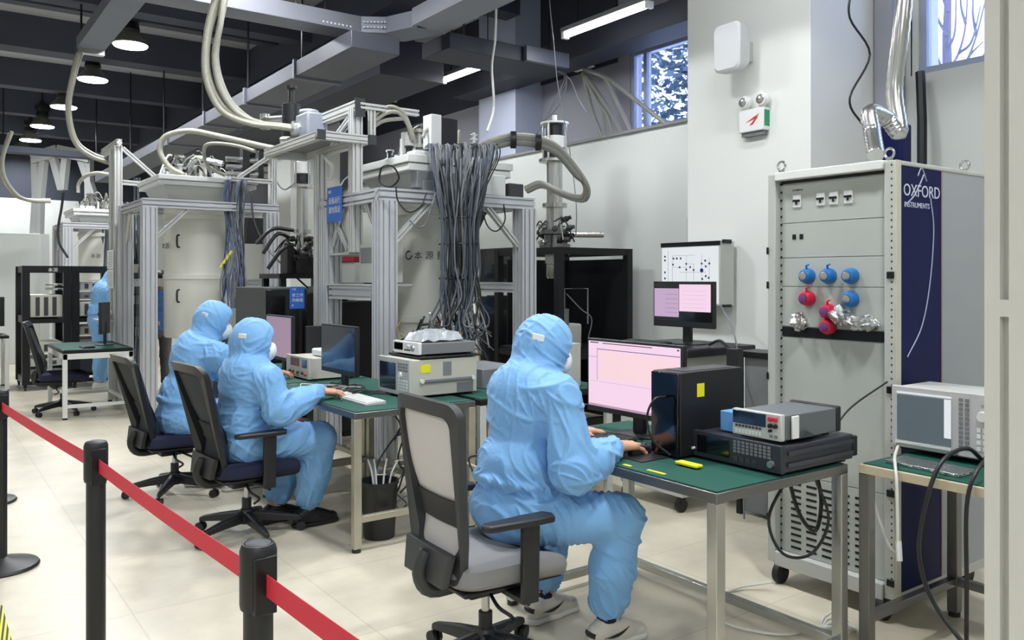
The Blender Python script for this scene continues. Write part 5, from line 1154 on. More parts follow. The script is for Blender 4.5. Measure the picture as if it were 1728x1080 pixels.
def shoe(name_m, ankle, d, parent, sole_m, L=.27, swoosh=False, h=.006):
    ank, f = A(ankle), A((d[0], d[1], 0)); f /= np.linalg.norm(f); s = A((-f[1], f[0], 0)); up = A((0, 0, 1)); c = A((ank[0], ank[1], 0))
    P = [('c', c-f*.05+up*.055, c+f*.06+up*.05, .040, .042), ('c', c+f*.06+up*.048, c+f*.16+up*.036, .042, .034), ('c', c-f*.045+up*.07, c+f*.0+up*.095, .036, .040), ('c', c+f*.02+up*.085, c+f*.10+up*.055, .034, .034)]
    F, lo = field(P, h, .02); z = lo[2]+h*np.arange(F.shape[2]); F = np.maximum(F, (.012-z)[None, None, :]); Pn, Q = snet(F, lo, h); o = mesh_np('shoe', Pn, Q, name_m, parent)
    P = [('c', c-f*.055+up*.02, c+f*.05+up*.02, .042, .040), ('c', c+f*.05+up*.02, c+f*.165+up*.02, .043, .038)]
    F, lo = field(P, h, .02); z = lo[2]+h*np.arange(F.shape[2]); F = np.maximum(F, np.maximum(.002-z, z-.026)[None, None, :]); Pn, Q = snet(F, lo, h)
    so = mesh_np('sole', Pn, Q, sole_m, parent); so.parent = o; so.matrix_parent_inverse = Matrix(); 
    if swoosh:
        for i in range(4): x = .015+.024*i; zt = .128-.018*i; lc = MB(); lc.tube([V(c+f*x-s*.026+up*(zt-.022)), V(c+f*(x+.006)+up*zt), V(c+f*x+s*.026+up*(zt-.022))], .0035, 6, 0, 4); l_ = finish('lace', lc, white); l_.parent = o
        hp = MB(); hp.tube([V(c-f*.075-s*.028+up*.062), V(c-f*.088+up*.066), V(c-f*.075+s*.028+up*.062)], .012, 8, 0, 4); l_ = finish('heel_patch', hp, black); l_.parent = o
        m = MB(); pts = []
        for sd in (-1,):
            ctr = []
            for i in range(9):
                u = i/8; x = -.045+.13*u; zz = .055-.018*math.sin(u*math.pi*.8)+.035*u; wd = .012*math.sin(math.pi*min(1, (1-u)*1.05+.02)**.7)*(.35+.65*(1-u)); ctr.append((x, zz, max(wd, .001)))
            b = len(m.v)
            for x, zz, wd in ctr:
                for q in (-1, 1): p = c+f*x+s*sd*(.0475-.12*max(0, zz-.065)-.06*max(0, x-.04))+up*(zz+q*wd); m.v.append(V(p))
            for i in range(8): m.face([b+2*i, b+2*i+2, b+2*i+3, b+2*i+1])
        w_ = finish('curved_mark', m, black); w_.parent = o
    return o
def person(label, J, h=.008, cov=suit, hood=True, shoes=(white, lgrey, False), sock=navyf, seed=1, scale=1.0, hands=('R', 'L'), hh=.003, facing=(1, 0, 0), head_dir=(1, 0, -.1), stand=False, trousers=None, short_hair=False, mask=True, hand_cfg=None, waist=True):
    base = J.get('base', (J['pelvis'][0], J['pelvis'][1], 0)); t = thing('person', label, 'person', base, 0, None, local=False); g = {k: A(v) for k, v in J.items()}
    f = A(facing)/np.linalg.norm(facing); lf = A((-f[1], f[0], 0)); up = A((0, 0, 1)); s = scale; M = rot_to(head_dir); hf, hl, hu = M; hc = g['head']
    # --- coverall
    sp = g['chest']-g['pelvis']; sp /= np.linalg.norm(sp); fw = f-sp*(f@sp); fw /= np.linalg.norm(fw); Mt = np.stack([fw, lf, np.cross(fw, lf)])
    pel, ch = g['pelvis'], g['chest']; wa = pel*.55+ch*.45-fw*.01; c = []
    c += [('e', pel, (.155*s, .200*s, .135*s), Mt), ('e', wa, (.150*s, .190*s, .15*s), Mt), ('e', ch, (.148*s, .205*s, .19*s), Mt), ('e', ch+sp*.07*s-fw*.03, (.118*s, .185*s, .12*s), Mt), ('e', pel*.72+ch*.28-fw*.012, (.158*s, .196*s, .05*s), Mt, {'k': .02})]
    for sd in 'RL':
        sh, el, wr_ = g['sh'+sd], g['el'+sd], g['wr'+sd]
        c += [('c', ch+sp*.10*s, sh, .095*s, .088*s, {'k': .05}), ('c', sh, el, .086*s, .082*s, {'k': .022}), ('c', el, el+(wr_-el)*.45, .083*s, .076*s, {'k': .03}), ('c', el+(wr_-el)*.45, el+(wr_-el)*.86, .076*s, .052*s, {'k': .03}), ('c', el+(wr_-el)*.86, wr_, .043*s, .033*s, {'k': .012})]
        hp, kn, an = g['hip'+sd], g['kn'+sd], g['an'+sd]
        if not trousers: c += [('c', hp, kn, .122*s, .100*s, {'k': .04}), ('c', kn, kn+(an-kn)*.5, .100*s, .096*s, {'k': .03}), ('c', kn+(an-kn)*.5, kn+(an-kn)*.84, .096*s, .082*s, {'k': .03}), ('c', kn+(an-kn)*.86, an+(kn-an)*.10, .062*s, .050*s, {'k': .02})]
    nk = g['neck']; c += [('c', ch+sp*.12*s, nk, .105*s, .088*s, {'k': .05}), ('c', nk+(hc-nk)*.18-hf*.01-lf*.045*s, nk+(hc-nk)*.18-hf*.01+lf*.045*s, .062*s, .062*s, {'k': .008})]
    if hood:
        c += [('e', hc-hf*.012*s+hu*.0, (.132*s, .113*s, .146*s), M, {'k': .03}), ('e', hc-hf*.02*s-hu*.085*s, (.108*s, .100*s, .080*s), M, {'k': .02}), ('c', nk-hf*.01, hc-hu*.07*s, .080*s, .078*s, {'k': .006}), ('s', hc+hf*.128*s-hu*.022*s, (.098*s, .072*s, .092*s), M, {'k': .012})]
    cen = [(g['elR'], .12, .007), (g['elL'], .12, .007), (g['knR'], .14, .003), (g['knL'], .14, .003), (wa, .16, .006), (g['wrR'], .1, .004), (g['hipR'], .15, .006), (hc-hu*.1, .1, .003), (g['anR'], .12, .005), (g['anL'], .12, .005), (g['shR'], .13, .005)]
    sdf('coverall' if not trousers else 'blue_top', c, h, cov, t, .03, (.0032, cen, seed))
    if waist and hood:
        wb = pel*.62+ch*.38-fw*.01; rg = [V(wb+fw*(.131*s)*math.cos(a)+lf*(.172*s)*math.sin(a)+up*.004*math.sin(5*a)) for a in [i*math.pi/18 for i in range(37)]]
    if trousers:
        c = [('e', pel-up*.05, (.13*s, .17*s, .12*s), Mt)]
        for sd in 'RL': hp, kn, an = g['hip'+sd], g['kn'+sd], g['an'+sd]; c += [('c', hp, kn, .09*s, .065*s), ('c', kn, an, .065*s, .05*s)]
        sdf('trousers', c, h, trousers, t, .03, (.003, cen[2:4], seed))
    # --- body: torso, limbs, head with face, hands
    b = [('e', pel, (.10*s, .14*s, .10*s), Mt), ('e', wa, (.09*s, .12*s, .12*s), Mt), ('e', ch, (.10*s, .15*s, .13*s), Mt), ('c', ch, nk, .06*s, .050*s), ('c', nk, hc-hu*.05, .052*s, .055*s)]
    for sd in 'RL':
        sh, el, wr_, hp, kn, an = [g[q+sd] for q in ('sh', 'el', 'wr', 'hip', 'kn', 'an')]
        b += [('c', ch+sp*.06, sh, .05*s, .05*s), ('c', sh, el, .046*s, .038*s), ('c', el, wr_, .038*s, .024*s), ('c', hp, kn, .075*s, .055*s), ('c', kn, an, .052*s, .036*s), ('c', an, an+A((0, 0, -.04))+f*.02, .036*s, .034*s)]
    b += [('e', hc+hu*.015*s, (.096*s, .076*s, .110*s), M), ('e', hc+hf*.03*s-hu*.055*s, (.062*s, .058*s, .062*s), M), ('c', hc+hf*.088*s+hu*.012*s, hc+hf*.112*s-hu*.022*s, .009*s, .015*s, {'k': .012}), ('e', hc+hf*.072*s+hu*.034*s, (.030*s, .055*s, .012*s), M, {'k': .012}),
          ('c', hc+hf*.088*s-hu*.060*s+hl*.018*s, hc+hf*.088*s-hu*.060*s-hl*.018*s, .009*s, .009*s, {'k': .008}), ('e', hc+hl*.078*s-hf*.005-hu*.005, (.020*s, .010*s, .032*s), M, {'k': .008}), ('e', hc-hl*.078*s-hf*.005-hu*.005, (.020*s, .010*s, .032*s), M, {'k': .008}),
          ('s', hc+hf*.098*s+hl*.030*s+hu*.014*s, (.014*s, .017*s, .011*s), M, {'k': .01}), ('s', hc+hf*.098*s-hl*.030*s+hu*.014*s, (.014*s, .017*s, .011*s), M, {'k': .01})]
    F, lo = field(b, h*.85, .025); Ps, Qs = [], []; P, Q = snet(F, lo, h*.85); Ps.append(P); Qs.append(Q); n0 = len(P)
    for sd in hands:
        cfg = (hand_cfg or {}).get(sd); 
        if not cfg: continue
        F, lo = field(hand(g['wr'+sd], **cfg), hh, .008, .012); P, Q = snet(F, lo, hh); Ps.append(P); Qs.append(Q+n0); n0 += len(P)
    mesh_np('body', np.concatenate(Ps), np.concatenate(Qs), skin, t)
    for sd in (1, -1):
        e = MB(); e.ball(V(hc+hf*.086*s+hl*sd*.030*s+hu*.014*s), .0115*s, n=12); ey = part('eye', e, whitep, t); e = MB(); e.ball(V(hc+hf*.0935*s+hl*sd*.030*s+hu*.014*s), .0055*s, n=10); part('pupil', e, black, ey)
    if mask: sdf('face_mask', [('e', hc+hf*.078*s-hu*.052*s, (.048*s, .064*s, .058*s), M), ('e', hc+hf*.098*s-hu*.036*s, (.030*s, .032*s, .042*s), M)], .005, maskm, t, .02)
    if hood and h < .011:
        mb = MB(); o = V(hc-hf*.075*s-hl*.088*s+hu*.035*s); q = V(hf)*.022+V(hl)*(-.012); mb.prism([o-q-V(hu)*.014, o+q-V(hu)*.014, o+q+V(hu)*.014, o-q+V(hu)*.014], V(-hl)*.012); part('white_tag', mb, whitep, t, .003)
    if short_hair: sdf('hair', [('e', hc-hf*.012*s+hu*.045*s, (.104*s, .086*s, .095*s), M), ('s', hc+hf*.09*s-hu*.03*s, (.075*s, .08*s, .085*s), M, {'k': .01})], .006, hairm, t, .02)
    for sd in 'RL':
        an = g['an'+sd]; d = g.get('toe'+sd, f)
        if shoes: shoe(shoes[0], an, d, t, shoes[1], swoosh=shoes[2], h=.0055 if h < .009 else .009)
        if sock: part('sock', MB().tube([V(an+A((0, 0, .05))), V(an+A((0, 0, -.03)))], .043*s, 14), sock, t)
    return t
greyshoe = mat('grey_white_sneaker', rgb(206, 202, 192), .6, 0, .1, 20, .3, 90)
P1 = person('person in a blue hooded coverall seated in front, right hand on the black mouse', dict(
    pelvis=(1.95, 2.70, .575), chest=(2.03, 2.71, .97), neck=(2.07, 2.715, 1.115), head=(2.135, 2.715, 1.212),
    shR=(2.05, 2.515, 1.03), elR=(2.045, 2.425, .765), wrR=(2.335, 2.495, .815), shL=(2.08, 2.905, 1.03), elL=(2.22, 2.97, .82), wrL=(2.44, 2.90, .81),
    hipR=(1.97, 2.60, .565), knR=(2.315, 2.46, .535), anR=(2.30, 2.52, .135), hipL=(1.97, 2.80, .565), knL=(2.31, 2.90, .53), anL=(2.25, 2.875, .135), toeR=(1, -.1, 0), toeL=(1, .05, 0)),
    h=.0062, seed=1, scale=.96, shoes=(greyshoe, white, True), head_dir=(1, -.36, -.26), hh=.0026, hand_cfg=dict(R=dict(fwd=(1, .02, -.10), down=(0, -.05, -1), thumb=(0, 1, .1), curl=.50), L=dict(fwd=(1, -.2, -.12), down=(0, 0, -1), thumb=(0, -1, 0), curl=.4)))
P2 = person('person in a blue hooded coverall in the middle, arm stretched to a mouse', dict(
    pelvis=(1.56, 4.85, .545), chest=(1.585, 4.85, .87), neck=(1.60, 4.85, 1.01), head=(1.635, 4.85, 1.125),
    shR=(1.64, 4.66, .92), elR=(1.70, 4.60, .745), wrR=(1.99, 4.71, .825), shL=(1.62, 5.04, .93), elL=(1.68, 5.06, .70), wrL=(1.86, 4.97, .655),
    hipR=(1.58, 4.76, .54), knR=(2.00, 4.76, .53), anR=(1.94, 4.80, .13), hipL=(1.58, 4.95, .54), knL=(1.98, 5.00, .52), anL=(1.81, 5.0, .13), toeR=(1, 0, 0), toeL=(1, .1, 0)),
    h=.009, seed=2, scale=1.0, shoes=(black, rubber, False), sock=None, head_dir=(1, -.3, -.12), hand_cfg=dict(R=dict(fwd=(1, .02, -.14), down=(0, 0, -1), thumb=(0, 1, .1), curl=.45), L=dict(fwd=(1, -.2, -.3), down=(-.2, 0, -1), thumb=(0, -1, 0), curl=.6)))
P3 = person('person in a blue hooded coverall seated furthest left, leaning over the table', dict(
    pelvis=(1.51, 6.03, .535), chest=(1.60, 6.02, .92), neck=(1.665, 6.01, 1.075), head=(1.74, 6.01, 1.195),
    shR=(1.70, 5.82, .97), elR=(1.86, 5.80, .80), wrR=(2.10, 5.86, .825), shL=(1.68, 6.21, .97), elL=(1.86, 6.26, .82), wrL=(2.10, 6.18, .82),
    hipR=(1.53, 5.94, .53), knR=(1.93, 5.90, .50), anR=(1.86, 5.92, .13), hipL=(1.53, 6.12, .53), knL=(1.93, 6.2, .50), anL=(1.86, 6.2, .13)),
    h=.010, seed=3, scale=1.02, shoes=(white, lgrey, False), sock=None, head_dir=(1, -.3, -.3), hh=.0035, hand_cfg=dict(R=dict(fwd=(1, .1, -.1), down=(0, 0, -1), thumb=(0, 1, 0), curl=.5), L=dict(fwd=(1, -.2, -.1), down=(0, 0, -1), thumb=(0, -1, 0), curl=.5)))
P4 = person('person in a blue coverall standing with a bowed head by the black racks', dict(
    pelvis=(2.06, 12.33, .93), chest=(2.10, 12.33, 1.25), neck=(2.16, 12.33, 1.40), head=(2.24, 12.33, 1.50),
    shR=(2.14, 12.14, 1.33), elR=(2.20, 12.10, 1.08), wrR=(2.40, 12.16, 1.02), shL=(2.12, 12.52, 1.33), elL=(2.18, 12.55, 1.08), wrL=(2.38, 12.45, 1.02),
    hipR=(2.05, 12.24, .90), knR=(2.06, 12.23, .50), anR=(2.03, 12.22, .13), hipL=(2.07, 12.42, .90), knL=(2.10, 12.43, .50), anL=(2.07, 12.43, .13)),
    h=.014, seed=4, scale=1.0, shoes=(white, lgrey, False), sock=None, head_dir=(1, -.1, -.7), hh=.005, hand_cfg=dict(R=dict(fwd=(1, .2, -.2), down=(0, 0, -1), thumb=(0, 1, 0), curl=.5), L=dict(fwd=(1, -.2, -.2), down=(0, 0, -1), thumb=(0, -1, 0), curl=.5)))
P5 = person('black haired person in a light blue top, peeking out behind the big white cylinder', dict(
    pelvis=(2.640, 11.700, .88), chest=(2.660, 11.670, 1.18), neck=(2.660, 11.620, 1.33), head=(2.660, 11.560, 1.47),
    shR=(2.500, 11.700, 1.25), elR=(2.460, 11.650, 1.0), wrR=(2.520, 11.450, .95), shL=(2.840, 11.620, 1.25), elL=(2.890, 11.550, 1.0), wrL=(2.820, 11.350, .95),
    hipR=(2.560, 11.720, .86), knR=(2.560, 11.700, .48), anR=(2.560, 11.720, .13), hipL=(2.740, 11.700, .86), knL=(2.740, 11.680, .48), anL=(2.740, 11.700, .13)),
    h=.014, seed=5, hood=False, mask=False, short_hair=True, trousers=mat('grey_trousers', rgb(120, 118, 120), .8), shoes=(black, rubber, False), sock=None, facing=(-.25, -1, 0), head_dir=(-.5, -1, -.25), hh=.005, cov=mat('light_blue_shirt', rgb(96, 152, 224), .7), hand_cfg=dict(R=dict(fwd=(.1, -1, -.1), down=(0, 0, -1), thumb=(1, 0, 0), curl=.5), L=dict(fwd=(-.1, -1, -.1), down=(0, 0, -1), thumb=(-1, 0, 0), curl=.5)))
# ================= hoses and cable bundles =================
def hose(label, pts, r, m=hosem, name='hose', group=None): return solo(name, MB().tube(pts, r, 12, 0, 8), m, label, 'hose', group)
H = thing('hose_bundle', 'four pale braided hoses hanging from the ceiling tray down to the gantry platform', 'hoses', (2.87, 7.4, 2.9), local=False)
for k, q in enumerate(([(372, -30), (362, 0), (348, 60), (347, 130), (372, 185), (420, 208), (470, 214), (520, 222)], [(378, -30), (370, 0), (352, 60), (352, 125), (378, 180), (424, 205), (474, 212), (520, 217)], [(380, -30), (372, 40), (362, 95), (372, 150), (400, 190), (440, 208), (480, 214), (522, 220)], [(384, -30), (378, 10), (368, 60), (366, 110), (385, 165), (420, 200), (460, 212), (520, 215)])):
    pp = [W(x, y, 7.0+.55*i/7+.03*k) for i, (x, y) in enumerate(q)]
    part('hose', MB().tube(pp, .026, 10, 0, 8), hosem, H)
part('collar', MB().tube([W(493, 216, 7.45), W(512, 219, 7.5)], .07, 12), foil, H)
hose('pale braided hose hanging from the dull tray to the tall left gantry', [W(133, 88, 10.1), W(124, 120, 10.15), W(114, 180, 10.2), (W(124, 235, 10.3)), W(150, 262, 10.4), W(200, 280, 10.55)], .028, group='hoses to the left gantry')
hose('second pale hose close beside the one from the dull tray', [W(138, 88, 10.15), W(128, 120, 10.2), W(117, 180, 10.25), (W(127, 233, 10.35)), W(153, 258, 10.45), W(200, 276, 10.6)], .024, group='hoses to the left gantry')
solo('hose_clamp', MB().box(1.62, 11.2, 4.24, 1.92, 11.3, 4.3), steel, 'steel clamp holding the hoses at the end of the dull tray', 'clamp')
hose('pale hose looping at the far left edge of the picture', [W(20, 222, 13.2), W(5, 265, 13.3), W(8, 300, 13.4), W(30, 330, 13.6), W(55, 339, 13.8), W(85, 340, 14.0)], .03, group='far left hoses')
hose('second far left hose rising from the loop', [W(15, 225, 13.3), W(2, 270, 13.4), W(5, 305, 13.5), W(28, 332, 13.7), W(55, 337, 13.9), W(85, 337, 14.1)], .022, group='far left hoses')
hose('big pale hose arching over the second cryostat', [W(310, 296, 9.4), W(286, 282, 9.4), W(270, 255, 9.4), W(280, 230, 9.4), W(320, 221, 9.4), W(370, 230, 9.35), W(440, 246, 9.0), W(470, 252, 8.7)], .032)
hose('thinner hose under the big arching one', [W(430, 255, 9.0), W(400, 246, 9.2), W(360, 242, 9.3), W(345, 250, 9.4), W(350, 280, 9.5), W(380, 296, 9.6)], .02)
hose('pale hose arch rising left of the tall posts', [W(132, 325, 14), W(133, 310, 14), W(145, 297, 13.9), W(165, 292, 13.8), W(192, 296, 13.7)], .03)
# arches right of the gantry post onto the nearest cryostat
for k, (q, l_) in enumerate((([(624, 208), (640, 188), (660, 180), (680, 190), (692, 215), (700, 240)], 'highest pale hose arch right of the gantry post'), ([(624, 212), (650, 192), (672, 190), (688, 210), (696, 236)], 'middle pale hose arch right of the gantry post'), ([(624, 218), (645, 205), (668, 201), (686, 203), (692, 228)], 'lowest flat pale hose arch right of the gantry post'), ([(714, 232), (718, 222), (730, 214), (750, 210)], 'short white hose arch behind the grille box'))):
    hose(l_, [W(x, y, 6.95+.03*i) for i, (x, y) in enumerate(q)], .017, group='hose arches on the nearest cryostat')
# thick hoses leaving to the right, looping round the steel insert
HR = thing('hose_bundle', 'thick strapped grey hoses swinging right from the nearest cryostat and looping back behind the steel insert', 'hoses', (4.6, 6.1, 2.5), local=False); HR['label'] = 'thick strapped grey hoses looping from the nearest cryostat round the steel insert'
for k, (dy, r, m_) in enumerate(((0, .030, hosem), (5, .030, hosed), (9, .026, hosem), (13, .02, hosed))):
    q = [(800, 250), (830, 238), (865, 230), (905, 233), (940, 248), (970, 282), (990, 315), (988, 335), (970, 335), (945, 326), (915, 313), (890, 322)]
    part('hose', MB().tube([W(x-(dy*.3 if i > 5 else 0), y+dy*(1 if i < 6 else -.4), 7.0+.12*i) for i, (x, y) in enumerate(q)], r, 10, 0, 8), m_, HR)
for x, y, d in ((866, 236, 7.22), (908, 240, 7.35)):
    c = W(x, y, d); part('strap', MB().tube([c+V((-.02, .012, 0)), c+V((.02, -.012, 0))], .075, 14), black, HR)
# big bundle of thin grey cables falling down the nearest cryostat
CBN = thing('cable_bundle', 'thick curtain of thin grey cables falling down the front of the nearest cryostat', 'cables', (3.6, 5.8, .8), local=False)
R = random.Random(11)
for k in range(96):
    f = k/87; x0 = 727+100*f+R.uniform(-6, 6); xm = 748+54*f+R.uniform(-9, 9); xb = 752+46*f+R.uniform(-12, 12); dep = R.uniform(6.38, 6.62)-.0*f
    top = W(x0-8, 247+R.uniform(-5, 5), 6.9); e = W(x0, 246+R.uniform(-4, 4), 6.66); a = W(x0+R.uniform(-3, 4), 268, 6.55)
    zend = R.choice([560, 575, 590, 600]) + R.uniform(-10, 10)
    pts = [top, e, a, W((x0+xm)/2+R.uniform(-7, 7), 320, dep), W(xm, 385, dep), W(xm+R.uniform(-3, 3), 450, dep), W(xb, 500, dep), W(xb+R.uniform(-22, 22), 545, dep-.05), W(xb+R.uniform(-40, 30), zend, dep-.1)]
    part('cable', MB().tube(pts, R.choice([.005, .006, .0075]), 5, 0, 5), R.choice([cable_g, cable_g, cable_s, cable_s, cable_s, cable_b, cable_b, hosed]), CBN)
for z in (368, 412, 470):
    c = W(775, z, 6.5); part('tie', MB().tube([c-V((.13, -.09, 0)), c-V((.05, .07, .0)), c+V((.10, -.12, 0))], .008, 6, 0, 4), black, CBN)
for k in range(16):
    x = R.uniform(735, 800); y = R.uniform(505, 570); c = W(x, y, 6.36); part('connector', MB().tube([c, c+V((R.uniform(-.03, .03), R.uniform(-.03, .03), -R.uniform(.05, .09)))], .008, 6), R.choice([steel, cable_w, mat('brass', rgb(170, 146, 90), .35, .8)]), CBN)
# long dark plate hanging beside the bundle
solo('black_triangle_bracket', MB().prism([onY(800, 355, 5.98), onY(822, 358, 5.98), onY(800, 408, 5.98)], (0, .03, 0)), black, 'dark triangular bracket beside the grey cable curtain', 'bracket')
# dark bundle on the right column of the second frame
CB2 = thing('cable_bundle', 'thin dark and yellow cables down the right side of the second cryostat', 'cables', (3.3, 9.5, 1), local=False)
for k in range(34):
    x0 = 376+R.uniform(0, 40); xb = 392+R.uniform(-14, 20); pts = [W(x0, 302+R.uniform(-6, 4), 9.95), W(x0+3, 306, 9.55), W(x0+R.uniform(-3, 3), 340, 9.5), W((x0+xb)/2, 390, 9.5), W(xb, 440, 9.48), W(xb+R.uniform(-8, 8), 478, 9.45), W(xb+R.uniform(-12, 8), 520, 9.45)]
    part('cable', MB().tube(pts, .008, 5, 0, 5), R.choice([cable_s, cable_b, cable_g, mat('blue_cable', rgb(60, 84, 150), .5)]), CB2)
part('black_trunking', MB().box(3.10, 9.47, 1.9, 3.3, 9.55, 2.2), black, CB2, .01)
for k in range(4): c = W(372+5*k, 452-7*k, 9.40); part('yellow_connector', MB().tube([c, c+V((.03, 0, .05))], .016, 7), mat('yellow_green', rgb(190, 186, 60), .5), CB2)
CB3 = thing('cable_bundle', 'green grey cables hanging behind the black racks from the farthest cryostat', 'cables', (3, 15, 1), local=False)
for k in range(22):
    x0 = 160+R.uniform(0, 28); pts = [W(x0, 352, 14.2), W(x0+2, 380, 14.0), W(x0+R.uniform(-3, 3), 440, 14.0), W(x0-4+R.uniform(-5, 5), 500, 13.95)]
    part('cable', MB().tube(pts, .013, 5, 0, 5), R.choice([cable_s, cable_g, mat('green_grey_cable', rgb(88, 104, 98), .5)]), CB3)
CB4 = thing('cable_bundle', 'thin cables climbing down the left side posts of the second frame', 'cables', (2.2, 10.9, 1), local=False)
for k in range(8): 
    x0 = 222+R.uniform(0, 14); part('cable', MB().tube([W(x0, 300, 10.5), W(x0+R.uniform(-4, 4), 400, 10.5), W(x0+R.uniform(-4, 4), 520, 10.4), W(x0+R.uniform(-6, 4), 650, 10.3)], .008, 5, 0, 6), R.choice([cable_s, cable_b, cable_g]), CB4)
# loose black loops in front of the nearest frame
cable('black cable looped over the top beam of the nearest frame', [W(640, 298, 6.3), W(645, 282, 6.25), W(662, 280, 6.2), W(673, 300, 6.25), W(660, 315, 6.3), W(642, 308, 6.3), W(640, 295, 6.3)], .007, cable_b)
cable('thin black cable sagging under the top beam of the nearest frame', [W(668, 315, 6.25), W(672, 340, 6.25), W(690, 358, 6.25), W(710, 348, 6.25), W(720, 325, 6.3)], .006, cable_b)
cable('thin cable loop below the nearest frame beam beside the curtain', [W(692, 372, 6.3), W(702, 382, 6.25), W(716, 380, 6.25), W(728, 350, 6.3), W(735, 325, 6.35)], .006, cable_s)
cable('thin black cables hanging from the right part of the nearest top beam', [W(812, 345, 6.7), W(822, 380, 6.7), W(838, 390, 6.7), W(852, 372, 6.8), W(850, 345, 6.8)], .006, cable_b)
cable('black cable running diagonally past the right column of the second frame', [W(424, 325, 9.0), W(428, 370, 8.95), W(445, 410, 8.9), W(470, 440, 8.7), V((3.3, 8.14, 1.40))], .01, cable_b)
cable('white loop of cable on the right side of the platform', [W(548, 265, 7.1), W(560, 280, 7.1), W(558, 300, 7.1), W(550, 300, 7.1)], .014, cable_w)
cable('thin cable drooping between the frames at the far white pillar', [W(462, 290, 10.3), W(470, 312, 10.0), W(480, 320, 9.5), W(490, 315, 9.1), V((3.25, 8.36, 2.5))], .008, cable_s)
cable('black hose hanging in front of the farthest frame', [W(107, 325, 13.5), W(104, 350, 13.5), W(98, 385, 13.4), W(100, 410, 13.3), W(114, 434, 13.2)], .02, cable_b)
# cables on and around the foreground table
cable('black cable from the front of the foreground tower down to the mat', [(2.485, 2.37, 1.02), (2.43, 2.38, 1.01), (2.41, 2.40, .94), (2.42, 2.38, .85), (2.47, 2.33, .79)], .005, cable_b)
TC = thing('cable_tangle', 'tangle of thin black cables on the mat below the large pink monitor', 'cables', (2.6, 2.5, .77), local=False)
for k in range(11):
    pts = [(R.uniform(2.58, 2.9), R.uniform(2.34, 2.72), .776)]
    for i in range(5): pts.append((min(max(pts[-1][0]+R.uniform(-.13, .13), 2.45), 2.95), min(max(pts[-1][1]+R.uniform(-.14, .14), 2.47), 3.0), .776+R.uniform(0, .022)))
    part('cable', MB().tube(pts, .004, 6, 0, 6), R.choice([cable_b, cable_b, dgrey]), TC)
TC2 = thing('cable_tangle', 'tangle of thin cables on the middle table behind the pale keyboard', 'cables', (2.5, 4.9, .77), local=False)
for k in range(12):
    pts = [(R.uniform(2.1, 2.4), R.uniform(4.75, 5.2), .776)]
    for i in range(5): pts.append((min(max(pts[-1][0]+R.uniform(-.16, .16), 2.05), 2.42), min(max(pts[-1][1]+R.uniform(-.16, .16), 4.5), 5.5), .776+R.uniform(0, .02)))
    part('cable', MB().tube(pts, .004, 6, 0, 6), R.choice([cable_b, dgrey, cable_w, MT['green_grey_cable']]), TC2)
TU = thing('cable_tangle', 'dense tangle of cables hanging under the middle tables beside the bucket', 'cables', (2.8, 4.4, 0), local=False)
for k in range(46):
    x, y = R.uniform(2.5, 3.1), R.uniform(4.3, 4.9); pts = [(x, y, R.uniform(.5, .76))]
    for i in range(5): pts.append((pts[-1][0]+R.uniform(-.14, .14), pts[-1][1]+R.uniform(-.14, .14), max(.012, pts[-1][2]-R.uniform(-.02, .26))))
    part('cable', MB().tube(pts, R.choice([.004, .006]), 5, 0, 6), R.choice([cable_b, cable_b, cable_g, cable_w, dgrey, cable_s]), TU)
TU2 = thing('cable_tangle', 'cable mess hanging from the curtain down behind the boxed analyser', 'cables', (3.3, 5.5, .5), local=False)
for k in range(46):
    x, y = R.uniform(3.05, 3.7), R.uniform(5.45, 5.75); pts = [(x, y, R.uniform(.95, 1.25))]
    for i in range(5): pts.append((pts[-1][0]+R.uniform(-.12, .12), min(pts[-1][1]+R.uniform(-.08, .08), 5.75), max(.02, pts[-1][2]-R.uniform(0, .22))))
    part('cable', MB().tube(pts, R.choice([.006, .008]), 5, 0, 6), R.choice([cable_b, cable_b, cable_g, cable_w, dgrey, MT['brass']]), TU2)
